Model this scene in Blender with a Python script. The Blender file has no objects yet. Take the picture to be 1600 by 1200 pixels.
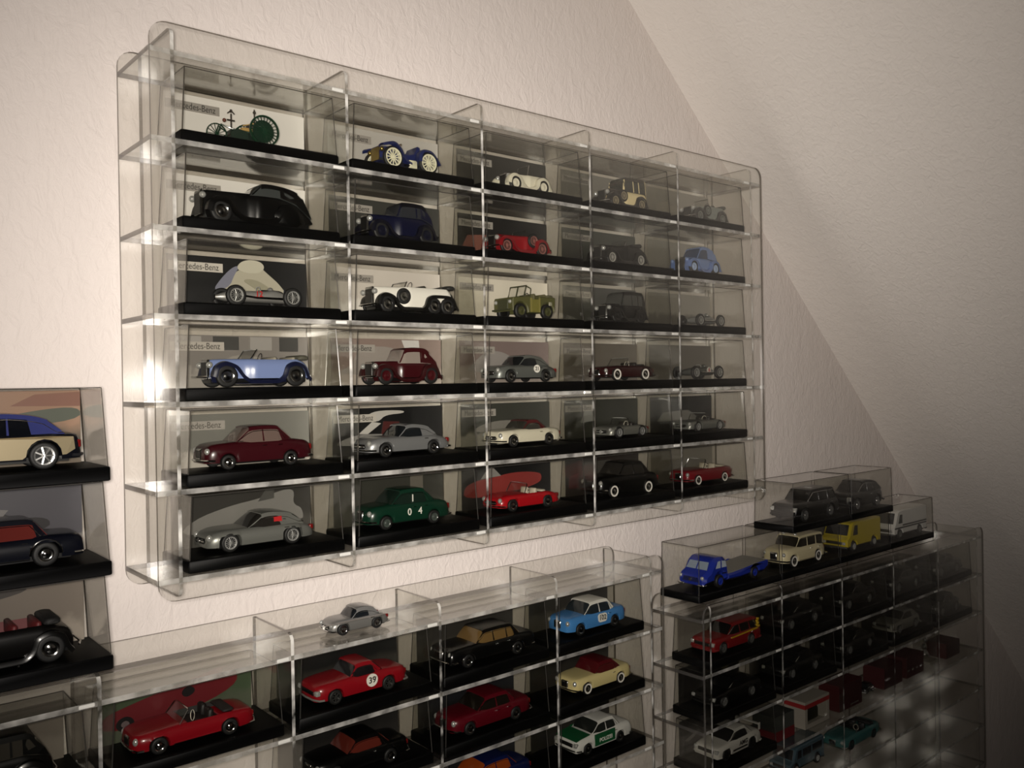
import bpy, math, random
from mathutils import Vector, Matrix

# ------------------------------------------------------------------ camera, light, exposure
SC = bpy.context.scene
COL = SC.collection
CZ = 1.45                                   # camera height above the floor
FPX, YAW, PITCH, ROLL = 1367.95, 0.7036, -0.0043, -0.01582
cy, sy = math.cos(YAW), math.sin(YAW)
r0, u0, w0 = Vector((cy, -sy, 0)), Vector((0, 0, 1)), Vector((sy, cy, 0))
w1 = math.cos(PITCH) * w0 + math.sin(PITCH) * u0
u1 = -math.sin(PITCH) * w0 + math.cos(PITCH) * u0
r2 = math.cos(ROLL) * r0 + math.sin(ROLL) * u1
u2 = -math.sin(ROLL) * r0 + math.cos(ROLL) * u1
CAMROT = Matrix((r2, u2, -w1)).transposed()
cam = bpy.data.cameras.new('camera')
cam.sensor_width = 36.0
cam.lens = FPX * 36.0 / 1600.0
cam.clip_start = 0.01
camo = bpy.data.objects.new('camera', cam)
COL.objects.link(camo)
camo.matrix_world = Matrix.Translation((0, 0, CZ)) @ CAMROT.to_4x4()
SC.camera = camo

# the phone's own lamp, right beside its lens
fl = bpy.data.lights.new('phone_lamp', 'AREA')
fl.shape = 'DISK'
fl.size = 0.038
fl.energy = 3.75
fl.spread = math.radians(90)
fl.color = (1.0, 0.925, 0.872)
flo = bpy.data.objects.new('phone_lamp', fl)
COL.objects.link(flo)
flo.matrix_world = Matrix.Translation((-0.008, -0.003, CZ + 0.006)) @ (CAMROT @ Matrix.Rotation(0.05, 3, 'X')).to_4x4()
world = bpy.data.worlds.new('world')
SC.world = world
world.use_nodes = True
world.node_tree.nodes['Background'].inputs[0].default_value = (0.05, 0.045, 0.04, 1)
world.node_tree.nodes['Background'].inputs[1].default_value = 0.3
SC.view_settings.view_transform = 'Standard'
SC.view_settings.look = 'None'
SC.view_settings.exposure = 0.0
SC.view_settings.gamma = 1.0
SC.view_settings.use_curve_mapping = False
SC.cycles.transparent_max_bounces = 64
SC.cycles.max_bounces = 8
SC.cycles.glossy_bounces = 5
SC.cycles.diffuse_bounces = 3
SC.cycles.transmission_bounces = 4
SC.cycles.sample_clamp_indirect = 3.0
SC.cycles.sample_clamp_direct = 0.0
SC.cycles.blur_glossy = 0.6
SC.cycles.use_denoising = True

# ------------------------------------------------------------------ materials
def lin(h):
    if isinstance(h, str):
        h = h.lstrip('#')
        c = [int(h[i:i + 2], 16) / 255 for i in (0, 2, 4)]
        return tuple(x / 12.92 if x <= 0.04045 else ((x + 0.055) / 1.055) ** 2.4 for x in c)
    return tuple(h)

MC = {}
def principled(key, col, rough=0.4, metal=0.0, coat=0.0, spec=0.5):
    k = ('p', key, col, rough, metal, coat)
    if k in MC:
        return MC[k]
    m = bpy.data.materials.new(key)
    m.use_nodes = True
    b = m.node_tree.nodes['Principled BSDF']
    b.inputs['Base Color'].default_value = (*lin(col), 1)
    b.inputs['Roughness'].default_value = rough
    b.inputs['Metallic'].default_value = metal
    b.inputs['Coat Weight'].default_value = coat
    b.inputs['Coat Roughness'].default_value = 0.08
    b.inputs['Specular IOR Level'].default_value = spec
    MC[k] = m
    return m

def paint(col):
    return principled('enamel_paint', col, 0.28, 0.0, 0.25, 0.4)
def silver(col='8e8f90'):
    return principled('silver_paint', col, 0.38, 0.55, 0.4)
def plain(col, rough=0.6):
    return principled('matt', col, rough)
CHROME = principled('chrome', 'd8d8d6', 0.12, 1.0)
RUBBER = principled('rubber', '0b0b0b', 0.6)
GLASS = principled('tinted_window', '14171a', 0.05, 0.0, 0.3)
BLACK = principled('black_plastic', '060606', 0.35)
PLINTH = principled('plinth_plastic', '020202', 0.5, 0, 0, 0.12)
LAMP = principled('lamp_glass', 'c9c9c4', 0.1, 0.6)
WHITE = plain('e6e2d8', 0.5)

def acrylic(name, tint, rough, diff=0.0, diffcol=(0.8, 0.78, 0.74), base=0.04, clear=1.0, vary=None):
    m = bpy.data.materials.new(name)
    m.use_nodes = True
    nt = m.node_tree
    nt.nodes.clear()
    out = nt.nodes.new('ShaderNodeOutputMaterial')
    tr = nt.nodes.new('ShaderNodeBsdfTransparent')
    tr.inputs[0].default_value = (*[t * clear for t in tint], 1)
    gl = nt.nodes.new('ShaderNodeBsdfGlossy')
    gl.inputs['Color'].default_value = (1, 1, 1, 1)
    gl.inputs['Roughness'].default_value = rough
    lw = nt.nodes.new('ShaderNodeLayerWeight')
    lw.inputs[0].default_value = 0.5
    pw = nt.nodes.new('ShaderNodeMath'); pw.operation = 'POWER'; pw.inputs[1].default_value = 5.0
    ma = nt.nodes.new('ShaderNodeMath'); ma.operation = 'MULTIPLY_ADD'
    ma.inputs[1].default_value = 1 - base; ma.inputs[2].default_value = base
    mx = nt.nodes.new('ShaderNodeMixShader')
    L = nt.links.new
    L(lw.outputs['Facing'], pw.inputs[0]); L(pw.outputs[0], ma.inputs[0]); L(ma.outputs[0], mx.inputs[0])
    last = tr
    if diff > 0:
        df = nt.nodes.new('ShaderNodeBsdfDiffuse')
        df.inputs[0].default_value = (*diffcol, 1)
        m2 = nt.nodes.new('ShaderNodeMixShader')
        m2.inputs[0].default_value = diff
        if vary:
            tc = nt.nodes.new('ShaderNodeTexCoord')
            no = nt.nodes.new('ShaderNodeTexNoise'); no.inputs['Scale'].default_value = 45.0; no.inputs['Detail'].default_value = 3.0
            mr = nt.nodes.new('ShaderNodeMapRange')
            mr.inputs['From Min'].default_value = 0.42; mr.inputs['From Max'].default_value = 0.66
            mr.inputs['To Min'].default_value, mr.inputs['To Max'].default_value = vary
            L(tc.outputs['Object'], no.inputs['Vector']); L(no.outputs[0], mr.inputs['Value']); L(mr.outputs[0], m2.inputs[0])
        L(tr.outputs[0], m2.inputs[1]); L(df.outputs[0], m2.inputs[2])
        last = m2
    L(last.outputs[0], mx.inputs[1]); L(gl.outputs[0], mx.inputs[2]); L(mx.outputs[0], out.inputs[0])
    return m

ACR = acrylic('clear_acrylic', (0.975, 0.975, 0.965), 0.06)
ACR_EDGE = acrylic('acrylic_saw_edge', (0.36, 0.34, 0.31), 0.15, 0.08, (0.5, 0.47, 0.43))
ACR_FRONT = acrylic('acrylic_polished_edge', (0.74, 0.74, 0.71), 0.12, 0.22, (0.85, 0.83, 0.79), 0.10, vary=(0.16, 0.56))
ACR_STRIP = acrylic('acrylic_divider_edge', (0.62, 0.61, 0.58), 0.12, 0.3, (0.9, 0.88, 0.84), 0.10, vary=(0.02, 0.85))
ACR_GLINT = acrylic('glint_white', (0.9, 0.9, 0.88), 0.1, 0.8, (0.95, 0.94, 0.9), 0.15)  # near-white diffuse that carries a bright glint as colour
COVER = acrylic('clear_cover', (0.965, 0.965, 0.955), 0.06)
COVER_EDGE = acrylic('cover_edge', (0.40, 0.38, 0.35), 0.15, 0.08, (0.4, 0.38, 0.35))

def plaster(name, col, scale, strength, stretch, dist=0.004):
    m = bpy.data.materials.new(name)
    m.use_nodes = True
    nt = m.node_tree
    b = nt.nodes['Principled BSDF']
    b.inputs['Roughness'].default_value = 0.85
    b.inputs['Specular IOR Level'].default_value = 0.2
    tc = nt.nodes.new('ShaderNodeTexCoord')
    mp = nt.nodes.new('ShaderNodeMapping'); mp.inputs['Scale'].default_value = stretch
    n1 = nt.nodes.new('ShaderNodeTexNoise'); n1.inputs['Scale'].default_value = scale; n1.inputs['Detail'].default_value = 5; n1.inputs['Roughness'].default_value = 0.55; n1.inputs['Distortion'].default_value = 1.2
    n2 = nt.nodes.new('ShaderNodeTexVoronoi'); n2.inputs['Scale'].default_value = scale * 0.55; n2.feature = 'SMOOTH_F1'
    n3 = nt.nodes.new('ShaderNodeTexNoise'); n3.inputs['Scale'].default_value = 2.3; n3.inputs['Detail'].default_value = 4
    add = nt.nodes.new('ShaderNodeMath'); add.operation = 'MULTIPLY_ADD'; add.inputs[1].default_value = 0.45
    bp = nt.nodes.new('ShaderNodeBump'); bp.inputs['Strength'].default_value = strength; bp.inputs['Distance'].default_value = dist
    rp = nt.nodes.new('ShaderNodeValToRGB')
    c = lin(col)
    rp.color_ramp.elements[0].position = 0.3; rp.color_ramp.elements[0].color = (*[x * 0.95 for x in c], 1)
    rp.color_ramp.elements[1].position = 0.7; rp.color_ramp.elements[1].color = (*c, 1)
    L = nt.links.new
    L(tc.outputs['Object'], mp.inputs[0])
    for n in (n1, n2, n3):
        L(mp.outputs[0], n.inputs['Vector'])
    L(n2.outputs['Distance'], add.inputs[0]); L(n1.outputs[0], add.inputs[2])
    L(add.outputs[0], bp.inputs['Height']); L(bp.outputs[0], b.inputs['Normal'])
    L(n3.outputs[0], rp.inputs[0]); L(rp.outputs[0], b.inputs['Base Color'])
    return m

def card_mat(top, bottom, split=0.4, amount=0.35, scale=60.0):
    k = ('card', top, bottom, split, amount, scale)
    if k in MC:
        return MC[k]
    m = bpy.data.materials.new('printed_card')
    m.use_nodes = True
    nt = m.node_tree
    b = nt.nodes['Principled BSDF']; b.inputs['Roughness'].default_value = 0.45
    tc = nt.nodes.new('ShaderNodeTexCoord')
    sp = nt.nodes.new('ShaderNodeSeparateXYZ')
    no = nt.nodes.new('ShaderNodeTexNoise'); no.inputs['Scale'].default_value = scale; no.inputs['Detail'].default_value = 6
    ad = nt.nodes.new('ShaderNodeMath'); ad.operation = 'MULTIPLY_ADD'; ad.inputs[1].default_value = amount
    rp = nt.nodes.new('ShaderNodeValToRGB')
    e = rp.color_ramp.elements
    e[0].position = max(0.0, split - 0.06 + amount / 2); e[0].color = (*lin(bottom), 1)
    e[1].position = min(1.0, split + 0.06 + amount / 2); e[1].color = (*lin(top), 1)
    L = nt.links.new
    L(tc.outputs['Generated'], sp.inputs[0]); L(tc.outputs['Object'], no.inputs['Vector'])
    L(no.outputs[0], ad.inputs[0]); L(sp.outputs['Z'], ad.inputs[2]); L(ad.outputs[0], rp.inputs[0]); L(rp.outputs[0], b.inputs['Base Color'])
    MC[k] = m
    return m

# ------------------------------------------------------------------ mesh helpers
def lerp(a, b, t):
    return a + (b - a) * t

def curve(pts):
    """smooth monotone interpolation through (x, value) points"""
    xs = [p[0] for p in pts]; ys = [p[1] for p in pts]
    n = len(xs)
    d = [(ys[i + 1] - ys[i]) / max(1e-9, xs[i + 1] - xs[i]) for i in range(n - 1)]
    m = [d[0]] + [0 if d[i - 1] * d[i] <= 0 else 2 * d[i - 1] * d[i] / (d[i - 1] + d[i]) for i in range(1, n - 1)] + [d[-1]]
    def f(x):
        if x <= xs[0]: return ys[0]
        if x >= xs[-1]: return ys[-1]
        i = 0
        while x > xs[i + 1]: i += 1
        h = xs[i + 1] - xs[i]; t = (x - xs[i]) / h
        return ((2 * t ** 3 - 3 * t * t + 1) * ys[i] + (t ** 3 - 2 * t * t + t) * h * m[i]
                + (-2 * t ** 3 + 3 * t * t) * ys[i + 1] + (t ** 3 - t * t) * h * m[i + 1])
    return f

class MB:
    def __init__(s):
        s.v, s.f, s.m = [], [], []
    def add(s, verts, faces, mi=0):
        o = len(s.v)
        s.v += [tuple(p) for p in verts]
        s.f += [tuple(i + o for i in f) for f in faces]
        s.m += [mi] * len(faces) if isinstance(mi, int) else list(mi)
        return s
    def box(s, x0, x1, y0, y1, z0, z1, mi=0):
        v = [(x, y, z) for x in (x0, x1) for y in (y0, y1) for z in (z0, z1)]
        return s.add(v, [(0, 1, 3, 2), (4, 6, 7, 5), (0, 4, 5, 1), (2, 3, 7, 6), (0, 2, 6, 4), (1, 5, 7, 3)], mi)
    def rbox(s, x0, x1, y0, y1, z0, z1, b, mi=0):
        """box with bevelled edges round the vertical and top edges"""
        rings = []
        for z, k in ((z0, 0.5 * b), (z0 + 0.5 * b, 0), (z1 - b, 0), (z1 - 0.3 * b, 0.35 * b), (z1, b)):
            X0, X1, Y0, Y1 = x0 + k, x1 - k, y0 + k, y1 - k
            c = min(b, (X1 - X0) * 0.4, (Y1 - Y0) * 0.4)
            rings.append([(X0 + c, Y0, z), (X1 - c, Y0, z), (X1, Y0 + c, z), (X1, Y1 - c, z), (X1 - c, Y1, z), (X0 + c, Y1, z), (X0, Y1 - c, z), (X0, Y0 + c, z)])
        return s.loft(rings, mi)
    def bar(s, p, q, w, h=None, mi=0):
        p, q = Vector(p), Vector(q)
        h = h or w
        d = (q - p).normalized()
        a = d.cross(Vector((0, 0, 1)))
        if a.length < 1e-4: a = Vector((1, 0, 0))
        a.normalize(); b = d.cross(a)
        v = [e + a * (i * w / 2) + b * (j * h / 2) for e in (p, q) for i, j in ((-1, -1), (1, -1), (1, 1), (-1, 1))]
        return s.add(v, [(0, 1, 2, 3), (7, 6, 5, 4)] + [(i, i + 4, (i + 1) % 4 + 4, (i + 1) % 4) for i in range(4)], mi)
    def loft(s, rings, mi=0, cap=True):
        n = len(rings[0])
        v = [p for r in rings for p in r]
        f = []
        for i in range(len(rings) - 1):
            for j in range(n):
                k = (j + 1) % n
                f.append((i * n + j, i * n + k, (i + 1) * n + k, (i + 1) * n + j))
        if cap:
            f.append(tuple(range(n - 1, -1, -1)))
            f.append(tuple((len(rings) - 1) * n + j for j in range(n)))
        return s.add(v, f, mi)
    def lathe(s, prof, c=(0, 0, 0), seg=20, mi=0, closed=True):
        """profile of (radius, y) turned about the y axis"""
        rings = []
        for k in range(seg):
            a = 2 * math.pi * k / seg
            rings.append([(c[0] + r * math.cos(a), c[1] + y, c[2] + r * math.sin(a)) for r, y in prof])
        n = len(prof)
        f = []
        for k in range(seg):
            k2 = (k + 1) % seg
            for j in range(n if closed else n - 1):
                j2 = (j + 1) % n
                f.append((k * n + j, k * n + j2, k2 * n + j2, k2 * n + j))
        return s.add([p for r in rings for p in r], f, mi)
    def tube(s, path, r, seg=6, mi=0):
        path = [Vector(p) for p in path]
        rings = []
        for i, p in enumerate(path):
            d = (path[min(i + 1, len(path) - 1)] - path[max(i - 1, 0)]).normalized()
            a = d.cross(Vector((0.13, 0.2, 1))).normalized(); b = d.cross(a)
            rings.append([p + (a * math.cos(t) + b * math.sin(t)) * r for t in [2 * math.pi * k / seg for k in range(seg)]])
        return s.loft(rings, mi)
    def ball(s, c, rx, ry=None, rz=None, mi=0, nu=10, nv=6):
        ry = ry or rx; rz = rz or rx
        rings = []
        for i in range(nv + 1):
            t = math.pi * (0.04 + 0.92 * i / nv)
            rings.append([(c[0] + rx * math.sin(t) * math.cos(2 * math.pi * k / nu), c[1] + ry * math.sin(t) * math.sin(2 * math.pi * k / nu), c[2] - rz * math.cos(t)) for k in range(nu)])
        return s.loft(rings, mi)
    def prism(s, poly, w, bev=0.0, mi=0, y=0.0):
        """polygon in xz pushed out to half-width w both ways, its long edges eased by bev"""
        n = len(poly)
        area = sum(poly[i][0] * poly[(i + 1) % n][1] - poly[(i + 1) % n][0] * poly[i][1] for i in range(n))
        sg = 1 if area > 0 else -1
        ins = []
        for i in range(n):
            p, q, r = Vector(poly[i - 1]), Vector(poly[i]), Vector(poly[(i + 1) % n])
            e1 = (q - p); e2 = (r - q)
            e1 = e1.normalized() if e1.length > 1e-9 else e2.normalized()
            e2 = e2.normalized() if e2.length > 1e-9 else e1
            nn = Vector((-e1.y - e2.y, e1.x + e2.x)) * sg
            if nn.length < 1e-6: nn = Vector((-e1.y, e1.x)) * sg
            nn.normalize()
            ins.append(q + nn * bev)
        if bev > 0:
            rings = [[(a.x, y - w, a.y) for a in ins], [(a[0], y - w + bev, a[1]) for a in poly], [(a[0], y + w - bev, a[1]) for a in poly], [(a.x, y + w, a.y) for a in ins]]
        else:
            rings = [[(a[0], y - w, a[1]) for a in poly], [(a[0], y + w, a[1]) for a in poly]]
        if sg > 0:
            rings = [r[::-1] for r in rings]
        return s.loft([r[::-1] for r in rings], mi)
    def mesh(s, name, mats, smooth=0.7):
        me = bpy.data.meshes.new(name)
        me.from_pydata(s.v, [], s.f)
        for m in (mats if isinstance(mats, (list, tuple)) else [mats]):
            me.materials.append(m)
        if any(s.m):
            me.polygons.foreach_set('material_index', s.m)
        if smooth:
            me.polygons.foreach_set('use_smooth', [True] * len(s.f))
            me.set_sharp_from_angle(angle=smooth)
        me.update()
        return me
    def build(s, name, mats, parent=None, smooth=0.7, loc=(0, 0, 0), label=None):
        return place(name, s.mesh(name, mats, smooth), parent, loc, label)

def place(name, me, parent=None, loc=(0, 0, 0), label=None, rotz=0.0):
    o = bpy.data.objects.new(name, me)
    COL.objects.link(o)
    o.parent = parent
    o.location = loc
    o.rotation_euler = (0, 0, rotz)
    if label: o['label'] = label
    return o

def thing(name, label, cat, loc, group=None, rotz=0.0):
    o = bpy.data.objects.new(name, None)
    o.empty_display_size = 0.01
    COL.objects.link(o)
    o.location = (loc[0], loc[1], loc[2] + CZ)
    o.rotation_euler = (0, 0, rotz)
    o['label'] = label; o['category'] = cat
    if group: o['group'] = group
    return o

def text_mesh(txt, size, ext=0.00012, bold=0.0):
    cu = bpy.data.curves.new('lettering', 'FONT')
    cu.body = txt; cu.size = size; cu.extrude = ext; cu.offset = bold
    cu.align_x = 'CENTER'; cu.align_y = 'CENTER'; cu.resolution_u = 3
    o = bpy.data.objects.new('lettering', cu)
    COL.objects.link(o)
    dg = bpy.context.evaluated_depsgraph_get()
    me = bpy.data.meshes.new_from_object(o.evaluated_get(dg))
    bpy.data.objects.remove(o)
    me.transform(Matrix.Rotation(math.pi / 2, 4, 'X'))
    return me

def lettering(txt, size, mat, parent, loc, name='lettering', tilt=0.0, bold=0.0, squeeze=1.0):
    me = text_mesh(txt, size, bold=bold)
    me.materials.clear(); me.materials.append(mat)
    o = place(name, me, parent, loc)
    o.rotation_euler = (tilt, 0, 0)
    o.scale = (squeeze, 1, 1)
    return o

def structure(name, mb, mat, loc=(0, 0, 0), smooth=None):
    o = mb.build(name, mat, None, smooth, (loc[0], loc[1], loc[2] + CZ))
    o['kind'] = 'structure'
    return o

# ------------------------------------------------------------------ the room under the roof slope
DF, DEP = 0.67293, 0.07495                    # front plane and depth of the wall cabinets
WY = DF + DEP + 0.012
WALL = plaster('roughcast_wall_paint', 'd9d0c8', 115.0, 0.44, (1.0, 1.0, 0.6), 0.0030)
SLOPE = plaster('roughcast_slope_paint', 'e2dbd2', 120.0, 0.40, (0.6, 1.0, 1.0), 0.0025)
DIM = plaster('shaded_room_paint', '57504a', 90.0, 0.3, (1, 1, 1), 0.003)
FLOORM = principled('dark_wood_floor', '3a2a1e', 0.5)
XJ, ZJ, SL = 0.8555, 0.4845, 0.92               # the slope meets the back wall along this line
zc, zf = 1.05, -CZ
xt = XJ - (zc - ZJ) / SL
xk = 2.8
zk = ZJ - SL * (xk - XJ)
structure('wall_back', MB().box(-2.2, xk + 0.1, WY, WY + 0.12, zf, zc + 0.1), WALL)
structure('wall_left', MB().box(-2.3, -2.2, -2.6, WY, zf, zc), WALL)
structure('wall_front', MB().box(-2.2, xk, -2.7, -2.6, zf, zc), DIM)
structure('wall_right', MB().box(xk, xk + 0.1, -2.6, WY, zf, zk), SLOPE)
structure('floor', MB().box(-2.2, xk, -2.6, WY, zf - 0.1, zf), FLOORM)
structure('ceiling', MB().box(-2.2, xt, -2.6, WY, zc, zc + 0.1), WALL)
n = Vector((SL, 0, 1)).normalized() * 0.1
slope = MB().loft([[(xt, y, zc), (xk, y, zk), (xk + n.x, y, zk + n.z), (xt + n.x, y, zc + n.z)] for y in (-2.6, WY)])
structure('ceiling_slope', slope, SLOPE)

# ------------------------------------------------------------------ the acrylic cabinets
def rounded_poly(a0, a1, b0, b1, r, corners=(1, 1, 1, 1), seg=5):
    pts = []
    cs = [((a0, b0), 180, corners[0]), ((a1, b0), 270, corners[1]), ((a1, b1), 0, corners[2]), ((a0, b1), 90, corners[3])]
    for (a, b), st, on in cs:
        if not on:
            pts.append((a, b)); continue
        ca = a + r if a == a0 else a - r
        cb = b + r if b == b0 else b - r
        for k in range(seg + 1):
            t = math.radians(st + 90 * k / seg)
            pts.append((ca + r * math.cos(t), cb + r * math.sin(t)))
    return pts

def panel_xz(poly, y0, y1, rim):
    n = len(poly)
    v = [(p[0], y, p[1]) for y in (y0, y1) for p in poly]
    f = [tuple(range(n)), tuple(range(2 * n - 1, n - 1, -1))] + [(i, i + n, (i + 1) % n + n, (i + 1) % n) for i in range(n)]
    return MB().add(v, f, [0, 0] + [rim] * n)

def cabinet(label, X0, W, ncol, Ztop, V, nrow, Y0, dep, mL, mR, mT, mB):
    t = thing('display_cabinet', label, 'display cabinet', (X0 + ncol * W / 2, Y0, Ztop - nrow * V), 'display cabinets')
    ox, oz = X0 + ncol * W / 2, Ztop - nrow * V
    x0, x1 = X0 - mL - ox, X0 + ncol * W + mR - ox
    z0, z1 = -mB, nrow * V + mT
    poly = rounded_poly(x0, x1, z0, z1, 0.013)
    panel_xz(poly, -0.0034, -0.0006, 1).build('front_panel', [ACR, ACR_EDGE], t, None)
    panel_xz(poly, dep, dep + 0.003, 1).build('back_panel', [ACR, ACR_EDGE], t, None)
    for k in range(nrow + 1):
        z = nrow * V - k * V
        v = [(x, y, zz) for x in (x0, x1) for y in (0, dep) for zz in (z - 0.004, z)]
        sh = MB().add(v, [(0, 1, 3, 2), (4, 6, 7, 5), (0, 4, 5, 1), (2, 3, 7, 6), (0, 2, 6, 4), (1, 5, 7, 3)], [1, 1, 2, 1, 0, 0])
        sh.build('shelf', [ACR, ACR_EDGE, ACR_FRONT], t, None)
    dz0, dz1 = z0 + 0.0012, z1 - 0.0012
    yz = rounded_poly(0.0, dep, dz0, dz1, 0.007, (1, 0, 0, 1))
    n = len(yz)
    for k in range(ncol + 1):
        xc = X0 + k * W - ox
        v = [(x, p[0], p[1]) for x in (xc - 0.0014, xc + 0.0014) for p in yz]
        f = [tuple(range(n - 1, -1, -1)), tuple(range(n, 2 * n))]
        mi = [0, 0]
        for i in range(n):
            j = (i + 1) % n
            f.append((i, j, j + n, i + n))
            ymid = (yz[i][0] + yz[j][0]) / 2
            dzz = abs(yz[i][1] - yz[j][1])
            mi.append(2 if (ymid < 0.004 and dzz > 0.001) else 1)
        MB().add(v, f, mi).build('divider', [ACR, ACR_EDGE, ACR_STRIP], t, None)
    jm = MB().rbox(-0.0055, 0.0055, -0.0004, 0.0016, -0.0034, -0.0006, 0.0006).mesh('painted_glint', ACR_GLINT, None)  # added white block, a painted lamp glint on the shelf front beside each divider
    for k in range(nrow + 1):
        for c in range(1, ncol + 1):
            place('painted_glint', jm, t, (X0 + c * W - ox - 0.0085, 0, nrow * V - k * V))
    return t

# ------------------------------------------------------------------ display cases
SHARE = {}
def soften(pts):
    if len(pts) <= 4: return pts
    for _ in range(2):
        q = []
        for i in range(len(pts)):
            a, b = pts[i], pts[(i + 1) % len(pts)]
            q += [(lerp(a[0], b[0], .25), lerp(a[1], b[1], .25)), (lerp(a[0], b[0], .75), lerp(a[1], b[1], .75))]
        pts = q
    return pts
def ink(h, k=.62):
    r, g, b = [int(h[i:i + 2], 16) for i in (0, 2, 4)]
    m = (r + g + b) / 3
    return '%02x%02x%02x' % tuple(int(max(0, min(255, (m + (c - m) * .85) * k))) for c in (r, g, b))
def case_meshes(w, d, h, bh, dx):
    k = (round(w, 5), round(d, 5), round(h, 5), bh, dx)
    if k in SHARE:
        return SHARE[k]
    base = MB().rbox(-w / 2, w / 2, 0, d, 0, bh, 0.0012)
    i, t = 0.0012, 0.0007
    cv = MB()
    def fr(zz, ins, sh):
        a = i + sh + ins
        return [(-w / 2 + a, i + sh * 0.5 + ins, zz), (w / 2 - a, i + sh * 0.5 + ins, zz), (w / 2 - a, d - i - sh * 0.5 - ins, zz), (-w / 2 + a, d - i - sh * 0.5 - ins, zz)]
    z0 = bh * 0.55
    o0, o1 = fr(z0, 0, 0), fr(h, 0, dx)
    p0, p1 = fr(z0, t, 0), fr(h - t, t, dx)
    cv.add(o0 + o1 + p0 + p1, [(0, 1, 5, 4), (1, 2, 6, 5), (2, 3, 7, 6), (3, 0, 4, 7), (4, 5, 6, 7),
                               (9, 8, 12, 13), (10, 9, 13, 14), (11, 10, 14, 15), (8, 11, 15, 12), (15, 14, 13, 12),
                               (1, 0, 8, 9), (2, 1, 9, 10), (3, 2, 10, 11), (0, 3, 11, 8)], [0] * 10 + [1] * 4)
    for a, b in ((o0[0], o1[0]), (o0[1], o1[1]), (o0[2], o1[2]), (o0[3], o1[3]), (o1[0], o1[1]), (o1[1], o1[2]), (o1[2], o1[3]), (o1[3], o1[0])):
        cv.bar(a, b, 0.0007, 0.0007, 1)
    SHARE[k] = (base.mesh('plinth', PLINTH), cv.mesh('cover', [COVER, COVER_EDGE], None))
    return SHARE[k]

def display_case(nick, x, y, z, w=0.137, d=0.060, h=0.0595, bh=0.010, dx=0.0033, card=None, tag=True, prints=(), label=None, crd_h=0.9, note=None):
    """plinth, clear cover and the printed card behind the model; (x, y, z) is the middle of the front lower edge"""
    t = thing('display_case', label or ('clear case on black plinth holding the ' + nick), 'display case', (x, y, z + .0002), 'display cases')
    bm, cm = case_meshes(w, d, h, bh, dx)
    place('plinth', bm, t)
    place('cover', cm, t)
    if card:
        cw, ch = w - 0.011, (h - bh) * crd_h
        c = MB().box(-cw / 2, cw / 2, 0, 0.0005, 0, ch).build('photo_card', card, t, None, (0, d - 0.0062, bh))
        yy = -0.0003
        for pts, col in prints:
            P = [(-cw / 2 + u * cw, vv * ch) for u, vv in soften(pts)]
            nn = len(P)
            v = [(p[0], yy, p[1]) for p in P] + [(p[0], 0.0001, p[1]) for p in P]
            MB().add(v, [tuple(range(nn))] + [(i, i + nn, (i + 1) % nn + nn, (i + 1) % nn) for i in range(nn)]).build('printed_picture', plain(ink(col, .8), 0.45), c, None)
            yy -= 0.00025
        if tag:
            lc, tc = tag if isinstance(tag, tuple) else ('8f8a82', '3a3733')
            MB().box(-cw / 2 + 0.001, -cw / 2 + 0.047, yy, 0, ch * 0.70, ch * 0.87).build('printed_label', plain(lc, 0.5), c, None)
            lettering('Mercedes-Benz', 0.0078, plain(tc, 0.5), c, (-cw / 2 + 0.024, yy - 0.0001, ch * 0.785), 'printed_lettering', squeeze=0.80)
    if note:
        lettering(note, 0.006, plain('6c6a64', 0.5), t, (w * 0.08, 0.010, bh + 0.0002), 'plinth_lettering', tilt=-math.pi / 2)
    return t

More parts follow.
